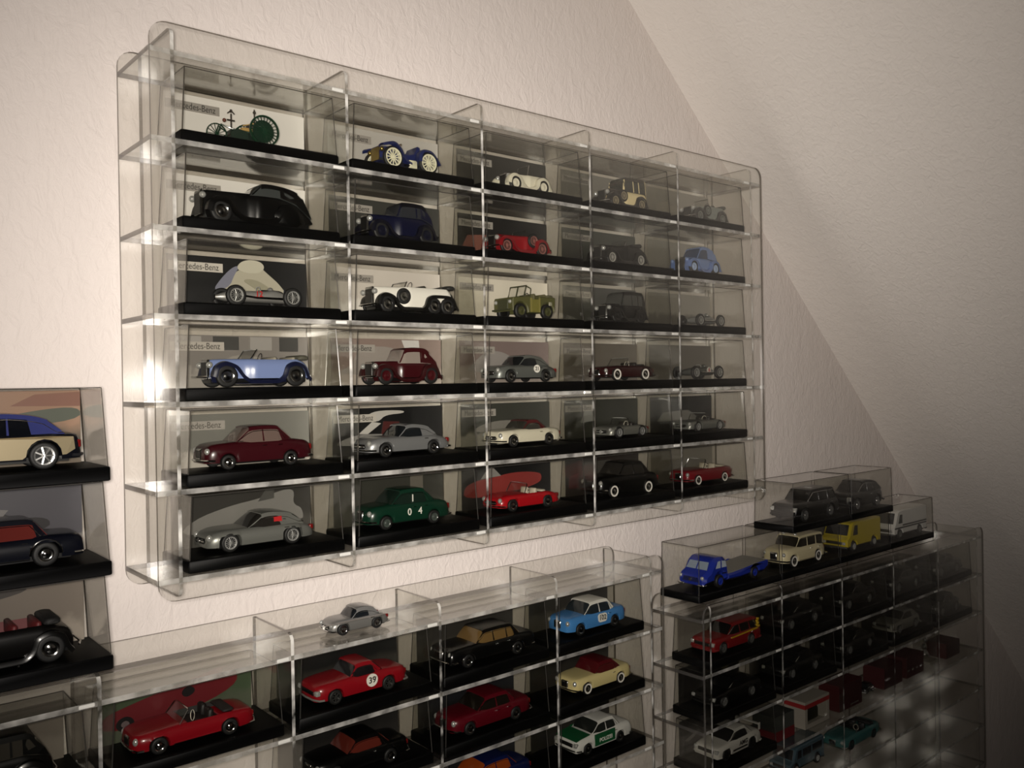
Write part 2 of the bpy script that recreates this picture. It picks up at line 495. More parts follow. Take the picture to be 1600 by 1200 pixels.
# ------------------------------------------------------------------ wheels
def wheel_set(parent, xs, r, w, track, kind, hubcol='c8c8c6', pre=''):
    """kind: 'cap' chrome cap, 'white' white wall and cap, 'disc' painted disc, 'wire', 'spoke' wooden spokes, 'alloy'"""
    key = ('wheel', round(r, 5), w, kind, str(hubcol))
    ri = r * (0.60 if kind != 'spoke' else 0.80)
    if kind == 'wire': ri = r * 0.66
    if kind == 'alloy': ri = r * 0.68
    if key not in SHARE:
        h = w / 2
        tyre = MB().lathe([(ri, -h * .9), (r * .84, -h), (r * .95, -h * .8), (r, -h * .4), (r, h * .4), (r * .95, h * .8), (r * .84, h), (ri, h * .9)], seg=22).mesh('wheel', RUBBER, 0.9)
        hub = MB()
        mat = CHROME
        if kind in ('cap', 'white', 'disc'):
            hub.lathe([(0.0001, -h * 1.0), (ri * .30, -h * .96), (ri * .46, -h * .72), (ri * .62, -h * .62), (ri * .85, -h * .72), (ri * 1.0, -h * .93), (ri * 1.03, -h * .4), (0.0001, -h * .3)], seg=18)
            mat = CHROME if kind != 'disc' else paint(hubcol)
        elif kind == 'wire':
            hub.lathe([(ri * .82, -h * .9), (ri * 1.02, -h * .98), (ri * 1.03, -h * .4), (ri * .82, -h * .3)], seg=18)
            for k in range(14):
                a = 2 * math.pi * k / 14
                hub.bar((0.0, -h * .8, 0.0), (ri * .9 * math.cos(a), -h * .62, ri * .9 * math.sin(a)), r * .045)
            hub.lathe([(0.0001, -h * 1.15), (ri * .2, -h * 1.1), (ri * .26, -h * .7), (0.0001, -h * .5)], seg=10)
            mat = principled('wire_wheel', hubcol, 0.3, 0.7)
        elif kind == 'alloy':
            hub.lathe([(ri * .84, -h * .88), (ri * 1.02, -h * .96), (ri * 1.03, -h * .2), (ri * .84, -h * .2)], seg=18)
            for k in range(7):
                a = 2 * math.pi * k / 7
                hub.bar((0.0, -h * .82, 0.0), (ri * .92 * math.cos(a), -h * .70, ri * .92 * math.sin(a)), r * .16, r * .1)
            hub.lathe([(0.0001, -h * .95), (ri * .22, -h * .9), (ri * .3, -h * .5), (0.0001, -h * .4)], seg=10)
            mat = principled('alloy_wheel', hubcol, 0.25, 0.85)
        elif kind == 'spoke':
            hub.lathe([(ri * .86, -h * .9), (ri * 1.02, -h * 1.0), (ri * 1.02, h * .9), (ri * .86, h * .9)], seg=22)
            for k in range(12):
                a = 2 * math.pi * k / 12
                hub.bar((0, -h * .4, 0), (ri * .92 * math.cos(a), -h * .4, ri * .92 * math.sin(a)), r * .09, r * .09)
            hub.lathe([(0.0001, -h * 1.3), (ri * .22, -h * 1.2), (ri * .25, h * .5), (0.0001, h * .5)], seg=12)
            mat = plain(hubcol, 0.5)
        hm = hub.mesh('hubcap', mat, 0.9)
        back = MB().lathe([(0.0001, -h * .1), (ri * 1.01, -h * .1), (ri * 1.01, h * .6), (0.0001, h * .6)], seg=14).mesh('brake_drum', BLACK, 0.9)
        wm = None
        if kind == 'white':
            wm = MB().lathe([(ri * 1.02, -h * 1.0), (r * .86, -h * 1.06), (r * .86, -h * .8), (ri * 1.02, -h * .8)], seg=20).mesh('whitewall', WHITE, 0.9)
        SHARE[key] = (tyre, hm, back, wm)
    tyre, hm, back, wm = SHARE[key]
    out = []
    for x in xs:
        for s in (-1, 1):
            o = place('wheel', tyre, parent, (x, s * track, r), None, 0 if s < 0 else math.pi)
            place('hubcap' if kind in ('cap', 'white', 'disc') else 'wheel_rim', hm, o)
            if kind not in ('spoke',): place('brake_drum', back, o)
            if wm: place('whitewall', wm, o)
            out.append(o)
    return out

def single_wheel(parent, loc, r, w, kind, hubcol, face=-1):
    o = wheel_set(parent, [0], r, w, 0, kind, hubcol)
    far = o[1]
    for c in list(far.children): bpy.data.objects.remove(c)
    bpy.data.objects.remove(far)
    o[0].location = loc
    if face > 0: o[0].rotation_euler = (0, 0, math.pi)
    o[0].name = 'spare_wheel'
    return o[0]

# ------------------------------------------------------------------ coachwork
def body_loft(L, W, H, top, wid, zb, arches=(), ra=0.0, sh=0.62, zw=0.0, dip=None, n=34, edge=1.0):
    """nose at -L/2. top, wid: fractions along L; arches: x of the wheel centres; dip (x0, x1, depth) opens a cockpit"""
    tf, wf = curve(top), curve(wid)
    bf = zb if callable(zb) else (lambda x: zb)
    xs = set(L * i / n for i in range(n + 1)) | {L * .004, L * .012, L * .988, L * .996}
    for a in arches:
        for k in range(0, 11):
            xs.add(a + ra * math.cos(math.pi * k / 10))
        xs.add(a - ra - 2e-5); xs.add(a + ra + 2e-5)
    if dip:
        for d in dip[:2]:
            xs.add(d); xs.add(d + 4e-4 * (1 if d == dip[0] else -1))
    xs = sorted(x for x in xs if 0 <= x <= L)
    rings, flags = [], []
    for x in xs:
        u = x / L
        w, t = W / 2 * wf(u), H * tf(u)
        z0 = bf(u)
        za = z0
        for a in arches:
            if abs(x - a) <= ra * 1.00001:
                za = max(z0, zw + math.sqrt(max(0, ra * ra - (x - a) ** 2)))
        zs = z0 + (t - z0) * sh
        za = min(za, zs + (t - zs) * .2)
        zs2 = max(zs, za + 1e-4)
        tt = max(t, zs2 + 2e-4)
        ct = tt
        if dip and dip[0] + 1e-4 < x < dip[1] - 1e-4: ct = tt - dip[2]
        half = [(w * .55, za), (w * .965, za), (w * .99, lerp(za, zs2, .3)), (w, lerp(za, zs2, .65)), (w * .988, zs2), (lerp(w * .93, w, 1 - edge), lerp(zs2, tt, .55)), (w * .82, lerp(zs2, tt, .88)), (w * .74, lerp(zs2, tt, .95) if ct == tt else ct), (w * .36, ct if ct < tt else lerp(zs2, tt, .99))]
        ring = [(x - L / 2, 0, za)] + [(x - L / 2, -a, b) for a, b in half] + [(x - L / 2, 0, ct)] + [(x - L / 2, a, b) for a, b in half[::-1]]
        rings.append(ring); flags.append(ct < tt)
    mb = MB().loft([r[::-1] for r in rings])
    if dip:
        nr = len(rings[0])
        for i in range(len(rings) - 1):
            if flags[i] or flags[i + 1]:
                for j in range(nr):
                    js = {nr - 1 - j, nr - 1 - (j + 1) % nr}
                    if all(7 <= q <= nr - 7 for q in js): mb.m[i * nr + j] = 1
    return mb, (lambda x: H * tf((x + L / 2) / L)), (lambda x: W / 2 * wf((x + L / 2) / L))

class Cabin:
    def __init__(s, L, c, zb, zr, wb, wt, round_=0.35, crown=0.0009, rearfast=0.0, tf=None):
        s.x1, s.x2, s.x3, s.x4 = [L * (k - .5) for k in c]
        s.zb, s.zr, s.wb, s.wt = zb, zr, wb, wt
        h = zr - zb
        xm = (s.x2 + s.x3) / 2
        fr = [(s.x1, 0), (lerp(s.x1, s.x2, .8), .80), (s.x2 + .001, .955), (xm, 1.0)]
        if rearfast: rr = [(lerp(xm, s.x4, .35), .97 - .05 * rearfast), (lerp(xm, s.x4, .68), .70), (s.x4, 0)]
        else: rr = [(s.x3 - .001, .965), (lerp(s.x3, s.x4, .25), .80), (s.x4, 0)]
        f = curve(fr + rr)
        s.base = (lambda x: min(zb, tf(x) - .0003)) if tf else (lambda x: zb)
        s.zt = lambda x: s.base(x) + h * f(x) + (zb - s.base(x)) * f(x)
    def hw(s, z):
        return s.wb + (s.wt - s.wb) * max(0, min(1, (z - s.zb) / (s.zr - s.zb))) ** 1.25
    def taper(s, x):
        a = 1 - .10 * max(0, (s.x2 - x) / max(1e-6, s.x2 - s.x1)) - .12 * max(0, (x - s.x3) / max(1e-6, s.x4 - s.x3))
        return a
    def ring(s, x, off=0.0, low=None):
        t = s.zt(x) + off
        z0 = s.base(x) - .0012 if low is None else max(low, s.base(x) - .0012)
        z0 = min(z0, t - .0003)
        k = s.taper(x)
        zz = [z0, lerp(z0, t, .45), lerp(z0, t, .86)]
        half = [(s.hw(z) * k + off, z) for z in zz] + [(s.hw(lerp(z0, t, .97)) * k * .9, lerp(z0, t, .97)), (s.wt * k * .5, t - .0001)]
        return [(x, 0, z0)] + [(x, -a, b) for a, b in half] + [(x, 0, t)] + [(x, a, b) for a, b in half[::-1]]
    def solid(s, n=16):
        xs = sorted({lerp(s.x1, s.x4, i / n) for i in range(n + 1)} | {s.x2, s.x3})
        return MB().loft([s.ring(x)[::-1] for x in xs])
    def roof(s, a=None, b=None, drop=.0032, n=12):
        a = s.x2 - .0006 if a is None else a
        b = s.x3 + .0006 if b is None else b
        return MB().loft([s.ring(lerp(a, b, i / n), .0004, s.zt(lerp(a, b, i / n)) - drop)[::-1] for i in range(n + 1)])
    def strip(s, mb, pts, out=.0004, mi=0, sides=(-1, 1)):
        """flat plate on the cabin sides over the xz polygon pts"""
        for sg in sides:
            v = [(x, sg * (s.hw(z) * s.taper(x) + out), z) for x, z in pts] + [(x, sg * (s.hw(z) * s.taper(x) - .0006), z) for x, z in pts]
            k = len(pts)
            f = [tuple(range(k)), tuple(range(2 * k - 1, k - 1, -1))] + [(i, i + k, (i + 1) % k + k, (i + 1) % k) for i in range(k)]
            if sg > 0: f = [g[::-1] for g in f]
            mb.add(v, f, mi)
        return mb

def plate(mb, wfun, pts, out=.0004, mi=0, thick=.0008):
    """flat plate on both body sides following the plan width"""
    for sg in (-1, 1):
        v = [(x, sg * (wfun(x) + out), z) for x, z in pts] + [(x, sg * (wfun(x) - thick), z) for x, z in pts]
        k = len(pts)
        f = [tuple(range(k)), tuple(range(2 * k - 1, k - 1, -1))] + [(i, i + k, (i + 1) % k + k, (i + 1) % k) for i in range(k)]
        if sg > 0: f = [g[::-1] for g in f]
        mb.add(v, f, mi)
    return mb

def roundel(parent, x, y, z, r, txt, disc='e4e0d6', ink='111111', size=None, wide=1.0):
    """numbered disc on the near side"""
    if disc:
        n = 20
        pts = [(r * wide * math.cos(2 * math.pi * k / n), r * math.sin(2 * math.pi * k / n)) for k in range(n)]
        if wide > 1.2: pts = rounded_poly(-r * wide, r * wide, -r, r, r * .7)
        k = len(pts)
        v = [(a, 0, b) for a, b in pts] + [(a, .0008, b) for a, b in pts]
        d = MB().add(v, [tuple(range(k))] + [(i, i + k, (i + 1) % k + k, (i + 1) % k) for i in range(k)]).build('number_roundel', plain(disc, .4), parent, None, (x, y, z))
        lettering(txt, size or r * 1.35, plain(ink, .4), d, (0, -.0002, 0), 'race_number', squeeze=1.0, bold=.0001)
    else:
        lettering(txt, size or r * 1.35, plain(ink, .4), parent, (x, y, z), 'race_number', squeeze=1.0, bold=.00012)

TOPS = {
    'ponton': [(0, .40), (.012, .50), (.06, .60), (.16, .635), (.30, .655), (.40, .66), (.74, .66), (.82, .645), (.93, .60), (.985, .50), (1, .36)],
    'fin':    [(0, .42), (.012, .54), (.05, .60), (.16, .63), (.30, .645), (.40, .65), (.78, .65), (.86, .64), (.96, .62), (.992, .54), (1, .40)],
    'sl':     [(0, .45), (.01, .57), (.05, .62), (.2, .655), (.36, .675), (.70, .675), (.84, .65), (.96, .60), (.99, .52), (1, .40)],
    'gull':   [(0, .34), (.015, .47), (.07, .58), (.18, .635), (.36, .64), (.62, .645), (.78, .63), (.90, .56), (.975, .44), (1, .30)],
    'wedge':  [(0, .36), (.01, .50), (.05, .56), (.22, .61), (.34, .65), (.70, .67), (.86, .66), (.97, .62), (.992, .54), (1, .40)],
    'suv':    [(0, .38), (.01, .52), (.04, .60), (.2, .63), (.28, .645), (.8, .65), (.95, .64), (.99, .60), (1, .40)],
}
WIDS = {
    'round': [(0, .66), (.02, .80), (.08, .93), (.2, .99), (.4, 1), (.75, 1), (.9, .94), (.975, .80), (1, .62)],
    'square': [(0, .84), (.015, .92), (.08, .97), (.25, 1), (.8, 1), (.93, .97), (.985, .90), (1, .80)],
}

def modern(label, loc, L, W, H, col, top='ponton', wid='round', style='saloon', cab=(.29, .41, .67, .80), roofcol=None, glass=None, xf=.19, xr=.77, r=None,
           wheels='cap', hub='c8c8c6', grille='upright', bumpers=True, belt=None, interior='1a1512', pillars=True, fast=0, group='model cars', metal=False,
           archtrim=False, side=None, tw=.78, rotz=0.0, cat='model car', name='model_car', lowtrim=None, trim=None, seatcol=None, belowcol=None, handles=True):
    mat = silver(col) if metal else paint(col)
    t = thing(name, label, cat, loc, group, rotz)
    r = r or H * .18
    T, Wd = TOPS[top], WIDS[wid]
    ax = (L * xf, L * xr)
    zb = H * .17
    openc = style == 'open'
    dip = (L * cab[1] - L * .02, L * cab[3], H * .2) if openc else None
    mb, tf, wf = body_loft(L, W, H, T, Wd, zb, ax, r * 1.17, .60, r, dip)
    body = mb.build('body', [mat, plain(interior, .6)], t)
    wheel_set(t, [a - L / 2 for a in ax], r, W * .115, W / 2 * .865, wheels, hub)
    MB().box(-L * .40, L * .42, -W * .40, W * .40, zb * .75, zb + .002).build('chassis', BLACK, t, None)
    X = lambda u: L * (u - .5)
    # cabin
    zbelt = (belt or min(tf(X(cab[1])), tf(X(cab[2])))) - .0004
    wb = W / 2 * .86
    gm = principled('tinted_window', glass or '14171a', .05, 0, .3)
    if not openc:
        C = Cabin(L, cab, zbelt, H, wb, W / 2 * tw * .86, rearfast=fast, tf=tf)
        C.solid().build('window', gm, t, .5)
        rm = paint(roofcol) if roofcol else mat
        C.roof(b=(C.x3 + (C.x4 - C.x3) * (.55 if fast else .08))).build('roof', rm, t, .6)
        if pillars:
            pl_ = []
            zr = C.zt(C.x2) - .001
            pw = L * .011
            pl_.append([(C.x1 - pw * .3, zbelt - .0006), (C.x1 + pw * 1.2, zbelt - .0006), (C.x2 + pw * .7, zr - .001), (C.x2 - pw * .5, zr - .001)])
            if style in ('saloon', 'wagon'):
                for q in ((.47,) if style == 'saloon' else (.38, .68)):
                    xm = lerp(C.x1, C.x4, q)
                    pl_.append([(xm - pw * .6, zbelt - .0006), (xm + pw * .6, zbelt - .0006), (xm + pw * .4, C.zt(xm) - .001), (xm - pw * .4, C.zt(xm) - .001)])
            x3a = C.x3 - pw * (.2 if style != 'coupe' else 1.5)
            zz = C.zt(C.x3) - .0012
            if fast:
                xq = lerp(C.x3, C.x4, .5)
                pl_.append([(lerp(C.x3, C.x4, .1), C.base(lerp(C.x3, C.x4, .1)) - .0006), (lerp(C.x3, C.x4, .5), C.base(lerp(C.x3, C.x4, .5)) - .0006), (C.x4, C.base(C.x4) - .0006), (lerp(C.x3, C.x4, .86), C.zt(lerp(C.x3, C.x4, .86)) - .0003), (xq, C.zt(xq) - .0005), (C.x3, zz)])
            else:
                pl_.append([(lerp(C.x3, C.x4, .25), zbelt - .0006), (C.x4 - pw * .3, zbelt - .0006), (C.x3 + pw * 1.3, zz - .0005), (x3a, zz)])
            for q in pl_:
                for sg in (-1, 1): C.strip(MB(), q, sides=(sg,)).build('pillar', rm if roofcol else mat, t, None)
        fm = MB()
        C.strip(fm, [(C.x1 + .001, zbelt - .0002), (C.x4 - .001, zbelt - .0002), (C.x4 - .001, zbelt + .0004), (C.x1 + .001, zbelt + .0004)], .0006)
        n_ = 10
        for sg in (-1, 1):
            pts = [(lerp(C.x1, C.x4, i / n_)) for i in range(n_ + 1)]
            pts = [x for x in pts if C.x1 + (C.x2 - C.x1) * .5 < x < C.x3 + (C.x4 - C.x3) * (.55 if fast else .3)]
            hh = [(x, max(zbelt + .0003, C.zt(x) - .0040)) for x in pts]
            hh = [(C.x1 + .0012, zbelt)] + hh + [(lerp(C.x3, C.x4, .80 if fast else .5), zbelt)]
            fm.tube([(x, sg * (C.hw(z) * C.taper(x) + .0004), z) for x, z in hh], .00028, 4)
        fm.build('window_trim', CHROME if trim is None else plain(trim), t, None)
    else:
        x1, x2 = X(cab[0]), X(cab[1])
        zr = H
        zl = tf(x1) - .0008
        wm = MB()
        path = [(x1, -wb * .95, zl), (lerp(x1, x2, .9), -wb * .84, zr - .0008), (x2, -wb * .72, zr), (x2 - .0005, 0, zr + .0003), (x2, wb * .72, zr), (lerp(x1, x2, .9), wb * .84, zr - .0008), (x1, wb * .95, zl)]
        wm.tube(path, .0005, 5).build('windscreen_frame', CHROME, t)
        v = [(x1, -wb * .93, zl), (x1 - .001, 0, zl), (x1, wb * .93, zl), (x2, wb * .75, zr - .0004), (x2, 0, zr), (x2, -wb * .75, zr - .0004)]
        MB().add(v + [(a + .0003, b, c) for a, b, c in v], [(0, 1, 4, 5), (1, 2, 3, 4), (7, 6, 11, 10), (8, 7, 10, 9)]).build('windscreen', COVER, t, None)
        sc_ = plain(seatcol or interior, .55)
        zs = tf(X(.5))
        for sg in (-1, 1):
            xs = X(lerp(cab[1], cab[3], .52))
            MB().rbox(xs - .0015, xs + .003, sg * W * .19 - W * .13, sg * W * .19 + W * .13, zs - H * .19, zs + H * .13, .0012).build('seat', sc_, t)
        sx = X(lerp(cab[1], cab[3], .16))
        MB().tube([(sx + .002 * math.sin(a) * .3, -W * .19 + W * .1 * math.cos(a), zs + .001 + W * .1 * math.sin(a)) for a in [2 * math.pi * k / 12 for k in range(13)]], .0003, 4).build('steering_wheel', plain('d8d2c0'), t)
        hx0, hx1 = X(lerp(cab[1], cab[3], .80)), X(cab[3] + .025)
        MB().rbox(hx0, hx1, -W * .36, W * .36, zs - .001, zs + H * .045, .0012).build('folded_hood', plain(seatcol or '191715', .7), t)
    # front and tail
    if grille == 'upright':
        gh = H * .26
        g = MB().rbox(-L / 2 - .0008, -L / 2 + .004, -W * .14, W * .14, H * .25, H * .25 + gh, .0011)
        go = g.build('grille', CHROME, t)
        MB().box(-L / 2 - .0011, -L / 2, -W * .105, W * .105, H * .285, H * .25 + gh * .84).build('grille_mesh', BLACK, go, None)
    elif grille == 'oval':
        pts = [(-W * .27, H * .33), (-W * .2, H * .27), (W * .2, H * .27), (W * .27, H * .33), (W * .2, H * .42), (-W * .2, H * .42)]
        v = [(-L / 2 - .0006, a, b) for a, b in pts] + [(-L / 2 + .002, a, b) for a, b in pts]
        go = MB().add(v, [tuple(range(5, -1, -1))] + [(i, (i + 1) % 6, (i + 1) % 6 + 6, i + 6) for i in range(6)]).build('grille', BLACK, t, None)
        MB().tube([(-L / 2 - .0008, -W * .24, H * .345), (-L / 2 - .0012, 0, H * .345), (-L / 2 - .0008, W * .24, H * .345)], .0005, 5).build('grille_bar', CHROME, go)
        MB().lathe([(.0001, -.0004), (.0022, -.0004), (.0022, .0004), (.0001, .0004)], seg=12).build('star_badge', CHROME, go).matrix_local = Matrix.Translation((-L / 2 - .0013, 0, H * .345)) @ Matrix.Rotation(-math.pi / 2, 4, 'Z')
    elif grille == 'wide':
        MB().rbox(-L / 2 - .0006, -L / 2 + .003, -W * .3, W * .3, H * .33, H * .46, .0008).build('grille', BLACK, t)
    for sg in (-1, 1):
        xx = -L / 2 + L * .022
        if grille == 'wide':
            MB().rbox(-L / 2 - .0005, -L / 2 + .004, sg * W * .385 - W * .065, sg * W * .385 + W * .065, H * .35, H * .49, .0008).build('headlamp', LAMP, t)
        else:
            MB().ball((xx, sg * W * .355, H * .445), .0024, W * .062, W * .075).build('headlamp', LAMP, t)
        MB().rbox(L / 2 - .004, L / 2 - .0004, sg * W * .34 - .0016, sg * W * .34 + .0016, H * .36, H * .50, .0006).build('tail_lamp', plain('6e1010', .25), t)
    if bumpers:
        for e, nm in ((-1, 'front_bumper'), (1, 'rear_bumper')):
            xe = e * (L / 2 + .0008)
            zz = H * .23
            MB().tube([(xe - e * L * .075, -W * .505, zz), (xe - e * L * .03, -W * .475, zz), (xe, -W * .3, zz), (xe + e * .0006, 0, zz), (xe, W * .3, zz), (xe - e * L * .03, W * .475, zz), (xe - e * L * .075, W * .505, zz)], H * .030, 6).build(nm, CHROME if bumpers is True else plain(bumpers), t)
    if handles and not openc:
        for xm in ((lerp(X(cab[0]), X(cab[3]), .42), lerp(X(cab[0]), X(cab[3]), .70)) if style in ('saloon', 'wagon') else (lerp(X(cab[0]), X(cab[3]), .60),)):
            MB().bar((xm, -wf(xm) - .0003, H * .53), (xm + .004, -wf(xm + .004) - .0003, H * .53), .0006, .0006).build('door_handle', CHROME, t, None)
    if archtrim:
        am = MB()
        for a in ax:
            for sg in (-1, 1):
                am.tube([(a - L / 2 + r * 1.2 * math.cos(q), sg * (wf(a - L / 2) + .0001), r + r * 1.2 * math.sin(q)) for q in [math.pi * k / 10 for k in range(11)]], .0005, 5)
        for sg in (-1, 1):
            am.bar((ax[0] - L / 2 + r * 1.2, sg * (W / 2 + .0001), zb + .0008), (ax[1] - L / 2 - r * 1.2, sg * (W / 2 + .0001), zb + .0008), .0007, .0007)
        am.build('sill_trim', CHROME, t)
    if lowtrim:
        lm = MB()
        pl = [(-L * .5 + L * .30, zb + .0002), (ax[1] - L / 2 - r * 1.25, zb + .0002), (ax[1] - L / 2 - r * 1.25, zb + .0012), (-L * .5 + L * .30, zb + .0012)]
        plate(lm, wf, pl).build('sill_trim', CHROME if lowtrim is True else plain(lowtrim), t, None)
    if side:
        for pts, c, nm in side:
            plate(MB(), wf, [(X(u), H * q) for u, q in pts]).build(nm, paint(c), t, None)
    t['half_width'] = W / 2
    return t

# ------------------------------------------------------------------ older cars with separate wings
def wing_strip(mb, path, y0, y1, th=.0007, crown=.0012, mi=0):
    """swept mudguard along a path of (x, z) between y0 (inner) and y1 (outer)"""
    f = curve([(i, p[0]) for i, p in enumerate(path)]); g = curve([(i, p[1]) for i, p in enumerate(path)])
    n = (len(path) - 1) * 4
    rings = []
    for i in range(n + 1):
        s = i / 4
        x, z = f(s), g(s)
        e = .05
        dx, dz = f(min(s + e, len(path) - 1)) - f(max(s - e, 0)), g(min(s + e, len(path) - 1)) - g(max(s - e, 0))
        l = math.hypot(dx, dz) or 1
        nx, nz = -dz / l, dx / l
        if nz < -0.2: nx, nz = nx, nz
        prof = [(y0, 0), (lerp(y0, y1, .45), crown), (lerp(y0, y1, .85), crown * .5), (y1, -crown * 1.7)]
        up = [(x + nx * c, y, z + nz * c) for y, c in prof]
        dn = [(x + nx * (c - th), y, z + nz * (c - th)) for y, c in prof[::-1]]
        rings.append(up + dn)
    if y1 > y0: rings = [r[::-1] for r in rings]
    return mb.loft(rings, mi)

def vintage(label, loc, L, W, H, col, wings='070707', style='saloon', r=.0085, xf=.17, xr=.80, hood=(.10, .38), hoodh=.62, hoodw=.40, cab=(.38, .42, .86, .95), roofcol=None,
            wheels='cap', hub='c8c8c6', spare=None, glass=None, belt=None, bodyw=.80, fast=0, group='model cars', seat='2a1c14', back_spare=False, hoodcol=None, bumpers=True,
            third=None, lamps=True, frontwing=True, tail=None, screen=True, folded=None, cat='model car', skirt=False, track=.42, tall=1.0, runboard=True):
    mat = paint(col)
    t = thing('model_car', label, cat, loc, group)
    X = lambda u: L * (u - .5)
    bz = r * .78
    rb = r * .60
    bl = belt or hoodh
    top = [(hood[0], hoodh * .94), (hood[0] + .02, hoodh * .98), (hood[1] - .02, hoodh), (cab[1], bl), (cab[2] - .03, bl)] + (tail or [(cab[2], bl * .97), (cab[3], bl * .78), (cab[3] + .02, bl * .6)])
    wid = [(hood[0], hoodw), (hood[1] - .03, lerp(hoodw, bodyw, .45)), (cab[0] + .06, bodyw), (cab[2], bodyw), (cab[3] + .02, bodyw * .72)]
    x0u, x1u = hood[0], cab[3] + .02
    sc = (x1u - x0u)
    mp = lambda pts: [((a - x0u) / sc, b) for a, b in pts]
    openc = style == 'open'
    dip = None
    if openc: dip = (L * (cab[1] - x0u), L * (cab[2] - x0u - .02), H * .22)
    mb, tf0, wf0 = body_loft(L * sc, W, H, mp(top), mp(wid), bz, (), 0, .66, 0, dip, 30)
    off = L * ((x0u + x1u) / 2 - .5)
    for i, p in enumerate(mb.v): mb.v[i] = (p[0] + off, p[1], p[2])
    tf = lambda x: tf0(x - off); wf = lambda x: wf0(x - off)
    mb.build('body', [mat, plain(seat, .6)], t)
    if hoodcol:
        m2, a_, b_ = body_loft(L * (hood[1] - hood[0]) * 1.0, W, H * 1.01, [(0, hoodh * .95), (.2, hoodh * 1.0), (1, hoodh * 1.01)], [(0, hoodw * 1.02), (1, lerp(hoodw, bodyw, .42) * 1.03)], bz + H * .18, (), 0, .66)
        o2 = X((hood[0] + hood[1]) / 2)
        for i, p in enumerate(m2.v): m2.v[i] = (p[0] + o2, p[1], p[2])
        m2.build('bonnet', paint(hoodcol), t)
    wm = paint(wings)
    yo = W / 2; yi = W / 2 * .52
    fm = MB()
    for sg in (-1, 1):
        R = r * 1.22
        xa = X(xf)
        wx = [X(xr)] + ([X(third)] if third else [])
        xb = wx[0]; xc = wx[-1]
        path = []
        if frontwing:
            path += [(xa - R * 1.02, r * .95), (xa - R * .80, r + R * .66), (xa - R * .1, r + R * 1.0), (xa + R * .75, r + R * .72), (xa + R * 1.35, r * .98), (xa + R * 1.95, rb)]
        if runboard:
            path += [((xa + xb) / 2, rb * .98)]
            path += [(xb - R * 1.55, rb)]
        path += [(xb - R * 1.05, r * .95), (xb - R * .72, r + R * .74), (xb, r + R * 1.0)]
        if third: path += [((xb + xc) / 2, r + R * 1.02), (xc, r + R * 1.0)]
        path += [(xc + R * .74, r + R * .68), (xc + R * 1.06, r * 1.0), (xc + R * 1.3, r * .62)]
        wing = MB()
        wing_strip(wing, path, sg * yi, sg * yo, crown=.0012 * tall)
        wing.build('wing', wm, t)
        for q in ([xa] if frontwing else []) + wx:
            MB().prism([(R * .99 * math.cos(k), r * .02 + R * .99 * math.sin(k)) for k in [math.pi * (-.16 + 1.32 * j / 14) for j in range(15)]], .0005).build('wheel_arch', wm, t, None, (q, sg * yi * .98, r))
    if skirt:
        for sg in (-1, 1):
            MB().ball((X(xr), sg * W * .45, r * 1.1), r * 1.5, W * .06, r * 1.0).build('wheel_spat', wm, t)
    wl = [X(xf), X(xr)] + ([X(third)] if third else [])
    wheel_set(t, wl, r, W * .10, W * track, wheels, hub)
    MB().box(X(hood[0]), X(cab[3]), -W * .22, W * .22, bz * .5, bz + .001).build('chassis', BLACK, t, None)
    for x in wl: MB().bar((x, -W * .40, r), (x, W * .40, r), .0014).build('axle', BLACK, t, None)
    if runboard:
        sb = MB()
        for q in (.3, .5, .7): sb.bar((lerp(wl[0], wl[1], q), -W * .47, bz * .25), (lerp(wl[0], wl[1], q), W * .47, bz * .25), .0012)
        sb.build('step_bracket', BLACK, t, None)
    # radiator and lamps
    xr_ = X(hood[0])
    g = MB().rbox(xr_ - .0022, xr_ + .0006, -W * hoodw * .46, W * hoodw * .46, bz * .9, H * hoodh * .97, .0012)
    go = g.build('radiator', CHROME, t)
    MB().box(xr_ - .0025, xr_ - .002, -W * hoodw * .36, W * hoodw * .36, bz * 1.05, H * hoodh * .88).build('grille_mesh', BLACK, go, None)
    if lamps:
        for sg in (-1, 1):
            MB().ball((X(hood[0] - .02), sg * W * (hoodw * .5 + .08), H * hoodh * .78), .0028, .0027, .0027).build('headlamp', LAMP if lamps is True else paint(lamps), t)
    if bumpers:
        for e, xx in ((-1, X(0)), (1, X(1))):
            MB().tube([(xx - e * .003, -W * .45, r * .95), (xx, -W * .25, r * .95), (xx, W * .25, r * .95), (xx - e * .003, W * .45, r * .95)], .0008, 6).build('front_bumper' if e < 0 else 'rear_bumper', CHROME, t)
    zbelt = H * bl - .0005
    wb = W / 2 * bodyw * .96
    gm = principled('tinted_window', glass or '14171a', .05, 0, .3)
    if not openc:
        C = Cabin(L, cab, zbelt, H, wb, wb * .86, rearfast=fast, crown=.001, tf=tf)
        C.solid().build('window', gm, t, .5)
        rm = paint(roofcol or col)
        C.roof(b=C.x3 + (C.x4 - C.x3) * (.6 if fast else .3), drop=.004).build('roof', rm, t, .6)
        pl_ = []; pw = L * .014
        zr = C.zt(C.x2) - .001
        pl_.append([(C.x1 - pw * .2, zbelt - .0006), (C.x1 + pw, zbelt - .0006), (C.x2 + pw * .8, zr), (C.x2 - pw * .2, zr)])
        for q in ((.42, .66) if cab[2] - cab[1] > .36 else (.52,)):
            xm = lerp(C.x1, C.x4, q)
            pl_.append([(xm - pw * .6, zbelt - .0006), (xm + pw * .6, zbelt - .0006), (xm + pw * .5, C.zt(xm) - .001), (xm - pw * .5, C.zt(xm) - .001)])
        xe = lerp(C.x3, C.x4, -.25 if not fast else .1)
